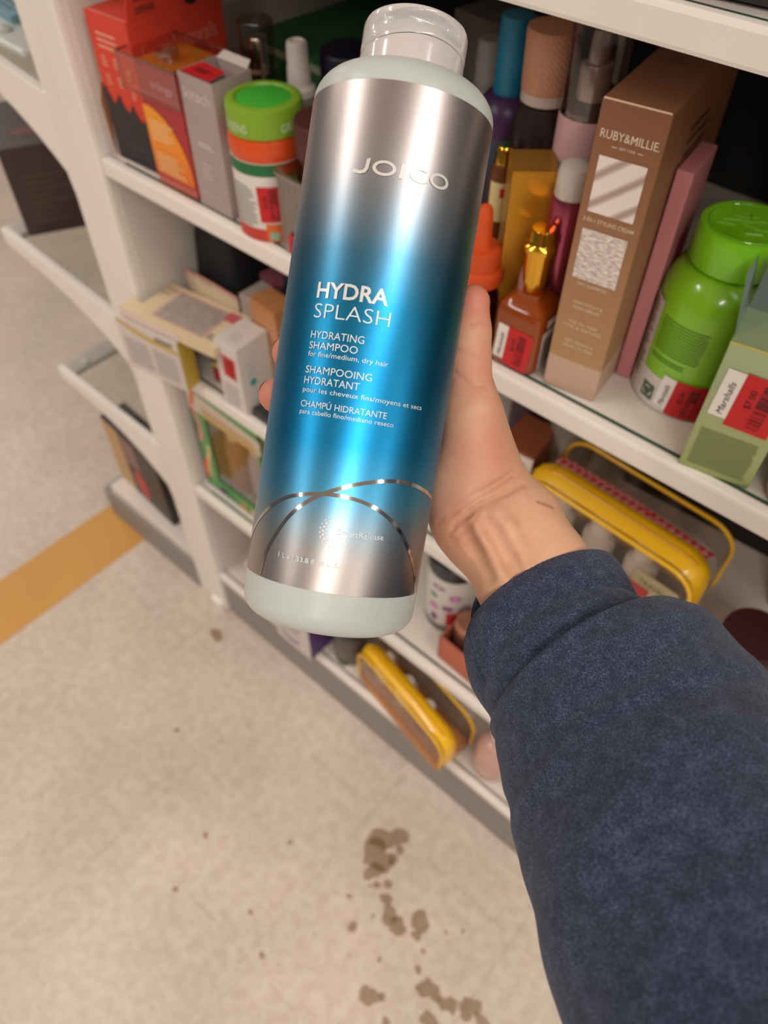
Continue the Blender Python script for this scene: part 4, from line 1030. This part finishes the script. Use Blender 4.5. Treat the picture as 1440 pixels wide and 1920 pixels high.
# cap: skirt and flip lid with a ribbed thumb scoop, parted by a wavy seam
CAPM = mat('cap_plastic', 'CBC4C2', .16, sss=.35, coat=.5, var=.02)
RC = .0243; zc0, zc1 = zs(.1600), zs(.1872)
def seam(th): return zc0 + .0132 + .0016 * math.sin(th * 1.6 + .9) * (1 if abs(th) < 1.9 else .3)
def cap_part(name, lid):
    vs = []; fs = []; n = 144
    rows_ = 10
    for j in range(rows_ + 1):
        for k in range(n):
            a = 2 * math.pi * k / n; th = math.atan2(math.sin(a), math.cos(a))
            s_ = seam(th); q = j / rows_
            if not lid:
                z = zc0 + (s_ - .0002 - zc0) * q; r = RC - (.0004 if j == rows_ else 0)
            else:
                z = s_ + .0002 + (zc1 - s_) * q
                r = RC - .0007 * (1 if j == 0 else 0)
                edge = max(0.0, (q - .72) / .28); r -= .0030 * (1 - math.sqrt(max(0, 1 - edge ** 2)))
                scoop = math.exp(-(th / .95) ** 4) * math.sin(math.pi * min(1, q * 1.15)) ** 2 if q < .87 else 0
                r -= .0026 * scoop
                if abs(th) < 1.05 and .05 < q < .85: r += .00010 * math.sin(k * math.pi)
            vs.append((r * math.sin(th), -r * math.cos(th), z))
    for j in range(rows_):
        for k in range(n): fs.append((j * n + k, j * n + (k + 1) % n, (j + 1) * n + (k + 1) % n, (j + 1) * n + k))
    if lid:
        o_ = len(vs)
        for rr_, dz in ((.0195, .0004), (.012, .0010), (.004, .0012)):
            for k in range(n):
                a = 2 * math.pi * k / n; vs.append((rr_ * math.sin(a), -rr_ * math.cos(a), zc1 + .0002 + dz))
        base = rows_ * n
        for q in range(3):
            for k in range(n): fs.append((base + q * n + k, base + q * n + (k + 1) % n, base + (q + 1) * n + (k + 1) % n, base + (q + 1) * n + k))
        fs.append(tuple(base + 3 * n + k for k in range(n)))
    return MB().add(vs, fs).build(name, CAPM, bottle, smooth=True, angle=50)
cap_part('cap_skirt', False); lid_o = cap_part('flip_lid', True)
b = MB()
for k in range(-26, 27):                                  # fine grip ribs in the scoop
    th = k * .036; s_ = seam(th); za, zb_ = s_ + .0014, s_ + (zc1 - s_) * (.80 - .25 * (th / .95) ** 2)
    pts = []
    for q in range(6):
        z = za + (zb_ - za) * q / 5; qq = (z - s_) / (zc1 - s_)
        r = RC - .0026 * math.exp(-(th / .95) ** 4) * math.sin(math.pi * min(1, qq * 1.15)) ** 2 - .00002
        pts.append((r * math.sin(th), -r * math.cos(th), z))
    b.tube(pts, .00018, 4)
b.build('grip_ribs', CAPM, lid_o)

# ================================================================== THE PERSON: hand, wrist and sleeve
def vp(u, v, d):
    """point seen at picture position (u, v) at depth d from the eye, in metres"""
    return CAM + RW @ (np.array([(u - 720) / F_PX, (v - 960) / F_PX, 1.0]) * d)
def bp(theta, s, rad):
    """point around the bottle: angle from its front, height along its axis, distance from it"""
    a = math.radians(theta)
    return FOOT + s * AX + rad * (math.cos(a) * E1 + math.sin(a) * E2)
def capsule(Pt, a, b, ra, rb):
    a = np.asarray(a, np.float32); b = np.asarray(b, np.float32)
    ab = b - a; t = np.clip(((Pt - a) @ ab) / (ab @ ab), 0, 1).astype(np.float32)
    return np.linalg.norm(Pt - (a + t[:, None] * ab), axis=1) - (ra + (rb - ra) * t)
def smin(a, b, k):
    h = np.clip(0.5 + 0.5 * (b - a) / k, 0, 1)
    return b + (a - b) * h - k * h * (1 - h)
def chain(Pt, pts, k):
    d = None
    for (p, r), (q, s) in zip(pts[:-1], pts[1:]):
        c = capsule(Pt, p, q, r, s); d = c if d is None else smin(d, c, k)
    return d
def ell(Pt, c, axes, radii):
    q = (Pt - np.asarray(c, np.float32)) @ np.asarray(axes, np.float32).T / np.asarray(radii, np.float32)
    return (np.linalg.norm(q, axis=1) - 1) * min(radii)

# joints: fingers wrap behind the bottle, thumb lies along its right flank
idx = [(bp(128, .046, .064), .0125), (bp(170, .055, .0545), .0100), (bp(207, .047, .0525), .0090), (bp(232, .0355, .0508), .0088)]
mid = [(bp(130, .024, .066), .0128), (bp(174, .031, .0550), .0102), (bp(212, .024, .0528), .0093), (bp(237, .0125, .0512), .0090)]
rin = [(bp(128, .002, .066), .0125), (bp(172, .009, .0545), .0098), (bp(206, .003, .0522), .0088), (bp(226, -.006, .0505), .0085)]
pin = [(bp(124, -.019, .064), .0115), (bp(162, -.014, .0535), .0088), (bp(190, -.018, .0512), .0080), (bp(210, -.023, .0500), .0077)]
thumb = [(bp(108, .0735, .0508), .0084), (bp(108, .058, .0520), .0095), (bp(108, .045, .0535), .0102), (bp(107, .020, .0590), .0140), (bp(106, -.012, .0640), .0180), (bp(102, -.038, .0740), .0180)]
wr = vp(955, 1003, .402); w2 = vp(1000, 1080, .391); w3 = vp(1030, 1170, .380)
lat = RW @ np.array([0.80, -0.55, 0.05]); lat = lat / np.linalg.norm(lat)       # across the wrist
allp = np.array([p for ch in (idx, mid, rin, pin, thumb) for p, r in ch] + [wr, w2, w3])
lo = allp.min(0) - .035; hi = allp.max(0) + .035
HV = 0.00125
dims = np.ceil((hi - lo) / HV).astype(int)
gx, gy, gz = [np.arange(n_, dtype=np.float32) * HV + lo[i] for i, n_ in enumerate(dims)]
PT = np.stack(np.meshgrid(gx, gy, gz, indexing='ij'), -1).reshape(-1, 3).astype(np.float32)
# forearm as two bones side by side
D = smin(chain(PT, [(wr + lat * .0115, .0180), (w2 + lat * .0105, .0185), (w3 + lat * .010, .0185)], .008),
         chain(PT, [(wr - lat * .0115, .0180), (w2 - lat * .0105, .0185), (w3 - lat * .010, .0185)], .008), .016)
palm = None
for (p, r) in (idx[0], mid[0], rin[0], pin[0]):
    c = capsule(PT, p, wr + (p - wr) * .12, r, .0165); palm = c if palm is None else smin(palm, c, .012)
hyp = capsule(PT, bp(116, -.022, .058), bp(106, -.036, .062), .0140, .0150)                    # heel of the hand
palm = smin(palm, hyp, .012)
D = smin(D, palm, .016)
D = smin(D, chain(PT, thumb, .006), .012)
web = capsule(PT, bp(118, .018, .062), bp(126, .036, .063), .010, .0095)
D = smin(D, web, .012)
for ch in (idx, mid, rin, pin):
    D = smin(D, chain(PT, ch, .003), .003)
# tendons standing out on the inside of the wrist
eye_dir = (CAM - wr) / np.linalg.norm(CAM - wr)
def surf(u, v, d): return vp(u, v, d)
G0 = D.reshape(dims)
def depth_at(u, v):
    for d_ in np.arange(.33, .47, .0005):
        i_ = np.round((vp(u, v, d_) - lo) / HV).astype(int)
        if (i_ >= 0).all() and (i_ < dims).all() and G0[tuple(i_)] < 0: return d_
    return .40
def on_skin(u, v, sink): return vp(u, v, depth_at(u, v) + sink)
for line, r, sink in (([(893, 985), (908, 1010), (932, 1055), (962, 1108)], .0030, .0021), ([(930, 965), (950, 990), (975, 1035), (1000, 1080)], .0032, .0024)):
    pts = [on_skin(*p, sink) for p in line]
    for a_, b__ in zip(pts[:-1], pts[1:]): D = smin(D, capsule(PT, a_, b__, r, r), .005)
for line, r, sink in (([(912, 978), (928, 1000), (955, 1050), (982, 1098)], .0030, -.0030), ([(868, 995), (888, 1035), (912, 1082)], .0030, -.0032), ([(846, 965), (885, 936), (925, 913), (962, 888)], .0008, -.0006), ([(868, 972), (905, 946), (948, 924), (982, 904)], .0008, -.0006), ([(850, 990), (880, 960), (900, 946)], .0007, -.0006)):
    pts = [on_skin(*p, sink) for p in line]
    for a_, b__ in zip(pts[:-1], pts[1:]): D = -smin(-D, capsule(PT, a_, b__, r, r), .0040 if r > .001 else .0022)
# keep it pressed against the bottle, not through it
rel = PT - FOOT.astype(np.float32); sa = rel @ AX.astype(np.float32)
rad = np.linalg.norm(rel - sa[:, None] * AX.astype(np.float32), axis=1)
D = np.maximum(D, RB + .0004 - rad)
G = D.reshape(dims)
def surface_nets(G, lo, h):
    S = G < 0
    nx, ny, nz = G.shape
    cnt = np.zeros((nx - 1, ny - 1, nz - 1), np.int32)
    acc = np.zeros((nx - 1, ny - 1, nz - 1, 3), np.float32)
    corners = [(i, j, k) for i in (0, 1) for j in (0, 1) for k in (0, 1)]
    def sl(c): return tuple(slice(c[i], G.shape[i] - 1 + c[i]) for i in range(3))
    for a in corners:
        for ax in range(3):
            if a[ax]: continue
            b = list(a); b[ax] = 1; b = tuple(b)
            ga, gb = G[sl(a)], G[sl(b)]
            m_ = (ga < 0) != (gb < 0)
            t = np.where(m_, ga / np.where(m_, ga - gb, 1), 0)
            cnt += m_
            for q in range(3):
                acc[..., q] += np.where(m_, a[q] + (t if q == ax else 0), 0)
    act = cnt > 0
    ids = -np.ones(act.shape, np.int64); ids[act] = np.arange(act.sum())
    cell = np.argwhere(act)
    V = lo + h * (cell + acc[act] / cnt[act][:, None])
    faces = []
    for ax in range(3):
        u, v = (ax + 1) % 3, (ax + 2) % 3
        a = [slice(None)] * 3; b = [slice(None)] * 3
        a[ax] = slice(0, -1); b[ax] = slice(1, None)
        m_ = S[tuple(a)] != S[tuple(b)]
        e = np.argwhere(m_)
        ok = (e[:, u] > 0) & (e[:, v] > 0) & (e[:, u] < act.shape[u]) & (e[:, v] < act.shape[v]) & (e[:, ax] < act.shape[ax])
        e = e[ok]
        def cid(du, dv):
            q = e.copy(); q[:, u] += du; q[:, v] += dv; return ids[q[:, 0], q[:, 1], q[:, 2]]
        quad = np.stack([cid(-1, -1), cid(0, -1), cid(0, 0), cid(-1, 0)], 1)
        ins = S[e[:, 0], e[:, 1], e[:, 2]]
        quad[~ins] = quad[~ins][:, ::-1]
        faces.append(quad)
    return V, np.concatenate(faces)
HV_, HF_ = surface_nets(G, lo, HV)
person = thing('person', 'arm of a person in a navy sweatshirt holding the shampoo bottle', 'person')
person.location = tuple(vp(1300, 1700, .28))
bpy.context.view_layer.update()
def pl(P_): return P_ - np.array(person.location)
me = bpy.data.meshes.new('hand'); me.from_pydata([tuple(p) for p in pl(HV_)], [], [tuple(int(i) for i in f) for f in HF_])
me.polygons.foreach_set('use_smooth', [True] * len(me.polygons))
# skin colour: pinker finger pads and heel, a small scratch, flushed creases
pink = np.zeros(len(HV_))
for tip, r_ in ((idx[3][0], .016), (mid[3][0], .016), (rin[3][0], .016), (pin[3][0], .014), (thumb[0][0], .016), (bp(106, .04, .06), .02), (bp(104, -.035, .062), .022), (bp(100, .0, .065), .02)):
    pink = np.maximum(pink, np.exp(-(np.linalg.norm(HV_ - tip, axis=1) / r_) ** 2) * (1.0 if r_ < .018 else .55))
def seg_dist(P_, a, b):
    ab = b - a; t = np.clip((P_ - a) @ ab / (ab @ ab), 0, 1); return np.linalg.norm(P_ - a - t[:, None] * ab, axis=1)
def screen_uv(P_):
    c = (P_ - CAM) @ RW; return np.stack([720 + F_PX * c[:, 0] / c[:, 2], 960 + F_PX * c[:, 1] / c[:, 2]], 1), c[:, 2]
ca = me.color_attributes.new('skin_tint', 'FLOAT_COLOR', 'POINT')
# find the skin point under the scratch so that it lies on the surface
UV, DP = screen_uv(HV_)
def skin_at(u, v):
    d2 = np.hypot(UV[:, 0] - u, UV[:, 1] - v); near = d2 < 6
    if not near.any(): return HV_[np.argmin(d2)]
    k = np.where(near)[0]; return HV_[k[np.argmin(DP[k])]]
sc = np.exp(-(seg_dist(HV_, skin_at(1012, 938), skin_at(1040, 948)) / .0008) ** 2)
crease = np.zeros(len(HV_))
for line in ([(818, 985), (850, 950), (890, 925), (935, 905), (968, 880)], [(838, 1010), (862, 975), (905, 945), (950, 925), (985, 905)], [(848, 700), (885, 718), (915, 728)], [(852, 655), (895, 668)], [(845, 1020), (880, 985), (900, 965)], [(850, 600), (880, 607), (905, 604)]):
    pts = [skin_at(*p) for p in line]
    for a_, b__ in zip(pts[:-1], pts[1:]): crease = np.maximum(crease, np.exp(-(seg_dist(HV_, a_, b__) / .0011) ** 2))
colr = np.stack([pink, sc, crease, np.ones(len(HV_))], 1).astype(np.float32)
ca.data.foreach_set('color', colr.ravel())
nrm = np.zeros(len(HV_) * 3, np.float32); me.vertices.foreach_get('normal', nrm); nrm = nrm.reshape(-1, 3)
co = pl(HV_) - nrm * (crease[:, None] * .0004); me.vertices.foreach_set('co', co.astype(np.float32).ravel()); me.update()
SKIN = bpy.data.materials.new('skin'); SKIN.use_nodes = True
nt = SKIN.node_tree; b_ = nt.nodes['Principled BSDF']
at_ = nt.nodes.new('ShaderNodeAttribute'); at_.attribute_name = 'skin_tint'
sp = nt.nodes.new('ShaderNodeSeparateColor'); nt.links.new(at_.outputs['Color'], sp.inputs[0])
tc = nt.nodes.new('ShaderNodeTexCoord')
nz = nt.nodes.new('ShaderNodeTexNoise'); nz.inputs['Scale'].default_value = 70; nz.inputs['Detail'].default_value = 4; nt.links.new(tc.outputs['Object'], nz.inputs[0])
cr = nt.nodes.new('ShaderNodeValToRGB'); cr.color_ramp.elements[0].position = .3; cr.color_ramp.elements[1].position = .7
cr.color_ramp.elements[0].color = lin('CE9C7C'); cr.color_ramp.elements[1].color = lin('D8AA8A'); nt.links.new(nz.outputs['Fac'], cr.inputs[0])
def mixc(fac, a, col, mul=1.0):
    mx = nt.nodes.new('ShaderNodeMix'); mx.data_type = 'RGBA'; mx.inputs[7].default_value = lin(col)
    ml = nt.nodes.new('ShaderNodeMath'); ml.operation = 'MULTIPLY'; ml.inputs[1].default_value = mul; nt.links.new(fac, ml.inputs[0])
    nt.links.new(ml.outputs[0], mx.inputs[0]); nt.links.new(a, mx.inputs[6]); return mx.outputs[2]
c1 = mixc(sp.outputs[0], cr.outputs[0], 'CC7060', .9)
c2 = mixc(sp.outputs[2], c1, 'B07A5E', .35)
c3 = mixc(sp.outputs[1], c2, '8A4638', .75)
nt.links.new(c3, b_.inputs['Base Color'])
b_.inputs['Roughness'].default_value = .5; b_.inputs['Specular IOR Level'].default_value = .35
b_.inputs['Subsurface Weight'].default_value = .18; b_.inputs['Subsurface Radius'].default_value = (.008, .003, .0015); b_.inputs['Subsurface Scale'].default_value = .6
n1 = nt.nodes.new('ShaderNodeTexNoise'); n1.inputs['Scale'].default_value = 900; n1.inputs['Detail'].default_value = 2; nt.links.new(tc.outputs['Object'], n1.inputs[0])
bmp = nt.nodes.new('ShaderNodeBump'); bmp.inputs['Strength'].default_value = .15; bmp.inputs['Distance'].default_value = .0006
nt.links.new(n1.outputs['Fac'], bmp.inputs['Height']); nt.links.new(bmp.outputs[0], b_.inputs['Normal'])
me.materials.append(SKIN)
hand = bpy.data.objects.new('hand', me); COL.objects.link(hand); hand.parent = person; hand['label'] = 'bare right hand and wrist curled round the bottle'
# finger nails: thin curved plates on the backs of the finger ends
NAIL = mat('nail', 'D9AE9C', .25, coat=.3)
def nail(tip, prev, out, r, name):
    t_ = (tip - prev); t_ = t_ / np.linalg.norm(t_); o_ = out - (out @ t_) * t_; o_ = o_ / np.linalg.norm(o_); s_ = np.cross(t_, o_)
    vs = []; fs = []; nu, nv = 8, 6
    for j in range(nv + 1):
        for i in range(nu + 1):
            a = math.radians(-52 + 104 * i / nu); l = (-.9 + 1.55 * j / nv) * r * .72
            rr_ = r * 1.03 * math.sqrt(max(.15, 1 - (max(0, l) / r) ** 2 * .75))
            vs.append(pl(tip + t_ * l + rr_ * (math.cos(a) * o_ + math.sin(a) * s_)))
    for j in range(nv):
        for i in range(nu): k = j * (nu + 1) + i; fs.append((k, k + 1, k + nu + 2, k + nu + 1))
    ob = MB().add(vs, fs).build(name, NAIL, hand, smooth=True, angle=80)
    return ob
nail(thumb[0][0], thumb[1][0], bp(120, .0735, .2) - thumb[0][0], .0084, 'thumbnail')
for ch in (idx, mid, rin, pin):
    nail(ch[3][0], ch[2][0], ch[3][0] - (FOOT + ((ch[3][0] - FOOT) @ AX) * AX), ch[3][1], 'fingernail')

# sleeve: rings down the forearm, cuff first
NAVY = bpy.data.materials.new('navy_heather'); NAVY.use_nodes = True
nt = NAVY.node_tree; b_ = nt.nodes['Principled BSDF']; tc = nt.nodes.new('ShaderNodeTexCoord')
n1 = nt.nodes.new('ShaderNodeTexNoise'); n1.inputs['Scale'].default_value = 1500; n1.inputs['Detail'].default_value = 3
n2 = nt.nodes.new('ShaderNodeTexNoise'); n2.inputs['Scale'].default_value = 170; n2.inputs['Detail'].default_value = 4
for n_ in (n1, n2): nt.links.new(tc.outputs['Object'], n_.inputs[0])
ad = nt.nodes.new('ShaderNodeMath'); ad.operation = 'MULTIPLY_ADD'; ad.inputs[1].default_value = .32; nt.links.new(n2.outputs['Fac'], ad.inputs[0]); nt.links.new(n1.outputs['Fac'], ad.inputs[2])
cr = nt.nodes.new('ShaderNodeValToRGB'); e_ = cr.color_ramp.elements
e_[0].position = .46; e_[0].color = lin('252B3B'); e_[1].position = .90; e_[1].color = lin('5E6880')
e2_ = e_.new(.67); e2_.color = lin('333C52')
nt.links.new(ad.outputs[0], cr.inputs[0]); nt.links.new(cr.outputs[0], b_.inputs['Base Color'])
b_.inputs['Roughness'].default_value = .95; b_.inputs['Specular IOR Level'].default_value = .1
b_.inputs['Sheen Weight'].default_value = .12; b_.inputs['Sheen Roughness'].default_value = .5
bmp = nt.nodes.new('ShaderNodeBump'); bmp.inputs['Strength'].default_value = .45; bmp.inputs['Distance'].default_value = .0008
nt.links.new(n1.outputs['Fac'], bmp.inputs['Height']); nt.links.new(bmp.outputs[0], b_.inputs['Normal'])
RIB = NAVY.copy(); RIB.name = 'navy_rib'

def ring(l, r, d, minor):
    L_, R_ = vp(l[0], l[1], d), vp(r[0], r[1], d)
    return (L_ + R_) / 2, (R_ - L_) / 2, minor
def loft(rings, nseg, ncirc, fold=None):
    C_ = np.array([q[0] for q in rings]); A_ = np.array([q[1] for q in rings]); m_ = np.array([q[2] for q in rings])
    k = len(rings); us = np.linspace(0, k - 1, nseg)
    def cr_(X, u):
        i = int(min(k - 2, math.floor(u))); t = u - i
        p0, p1, p2, p3 = X[max(i - 1, 0)], X[i], X[i + 1], X[min(i + 2, k - 1)]
        return 0.5 * (2 * p1 + (p2 - p0) * t + (2 * p0 - 5 * p1 + 4 * p2 - p3) * t * t + (3 * p1 - p0 - 3 * p2 + p3) * t ** 3)
    C2 = np.array([cr_(C_, u) for u in us]); A2 = np.array([cr_(A_, u) for u in us]); M2 = np.array([cr_(m_, u) for u in us])
    T_ = np.gradient(C2, axis=0); T_ /= np.linalg.norm(T_, axis=1)[:, None]
    vs = []
    for i in range(nseg):
        B_ = np.cross(A2[i], T_[i]); B_ /= np.linalg.norm(B_)
        if B_ @ (CAM - C2[i]) < 0: B_ = -B_
        for c in range(ncirc):
            a = 2 * math.pi * c / ncirc
            dirv = A2[i] * math.cos(a) + B_ * (np.linalg.norm(A2[i]) * M2[i]) * math.sin(a)
            f_ = 1 + (fold(us[i], a) if fold else 0)
            vs.append(C2[i] + dirv * f_)
    fs = [(i * ncirc + c, i * ncirc + (c + 1) % ncirc, (i + 1) * ncirc + (c + 1) % ncirc, (i + 1) * ncirc + c) for i in range(nseg - 1) for c in range(ncirc)]
    return np.array(vs), fs
cuff_rings = [ring((905, 1180), (1120, 1065), .389, .60), ring((884, 1192), (1144, 1052), .390, .66), ring((874, 1208), (1158, 1056), .388, .70), ring((872, 1235), (1170, 1074), .384, .74), ring((886, 1290), (1190, 1108), .377, .78), ring((918, 1340), (1205, 1140), .370, .80), ring((945, 1370), (1212, 1175), .364, .78)]
def cuff_fold(u, a): return -.022 * math.exp(-((a - math.pi + .42 + .04 * u) / .022) ** 2) * min(1, max(0, u - 1)) + .004 * math.sin(3 * a + u) + .0025 * math.sin(90 * a) * min(1, u)
V_, F_ = loft(cuff_rings, 60, 360, cuff_fold)
cuff = MB().add([tuple(p) for p in pl(V_)], F_).build('sleeve_cuff', RIB, person, smooth=True, angle=80)
cuff['label'] = 'ribbed navy cuff'
sl_rings = [ring((948, 1365), (1200, 1165), .366, .78), ring((928, 1362), (1222, 1140), .366, .86), ring((926, 1378), (1290, 1146), .362, .86), ring((936, 1420), (1352, 1186), .352, .86), ring((950, 1500), (1430, 1270), .335, .86), ring((970, 1590), (1510, 1370), .315, .86), ring((1000, 1722), (1620, 1500), .285, .86), ring((1055, 1925), (1790, 1700), .250, .86), ring((1130, 2200), (2000, 1980), .212, .86), ring((1250, 2650), (2400, 2400), .165, .86)]
def sl_fold(u, a):
    f = .011 * math.sin(4.1 * u + 1.3 * math.sin(a * 1.0 + .6) + .5) * (0.5 + .5 * math.sin(a * 2 + .4 * u))
    f += .011 * math.sin(5.1 * u - 2.6 * a + .7) * (0.5 + .5 * math.cos(a - 1.2))
    f += .006 * math.sin(7 * u + 4 * a) * (0.5 + .5 * math.sin(a + u))
    return f * min(1, u * .7)
V_, F_ = loft(sl_rings, 220, 200, sl_fold)
sleeve = MB().add([tuple(p) for p in pl(V_)], F_ + [tuple(range(len(V_) - 200, len(V_)))]).build('sweatshirt_sleeve', NAVY, person, smooth=True, angle=80)
sleeve['label'] = 'navy heather sweatshirt sleeve'
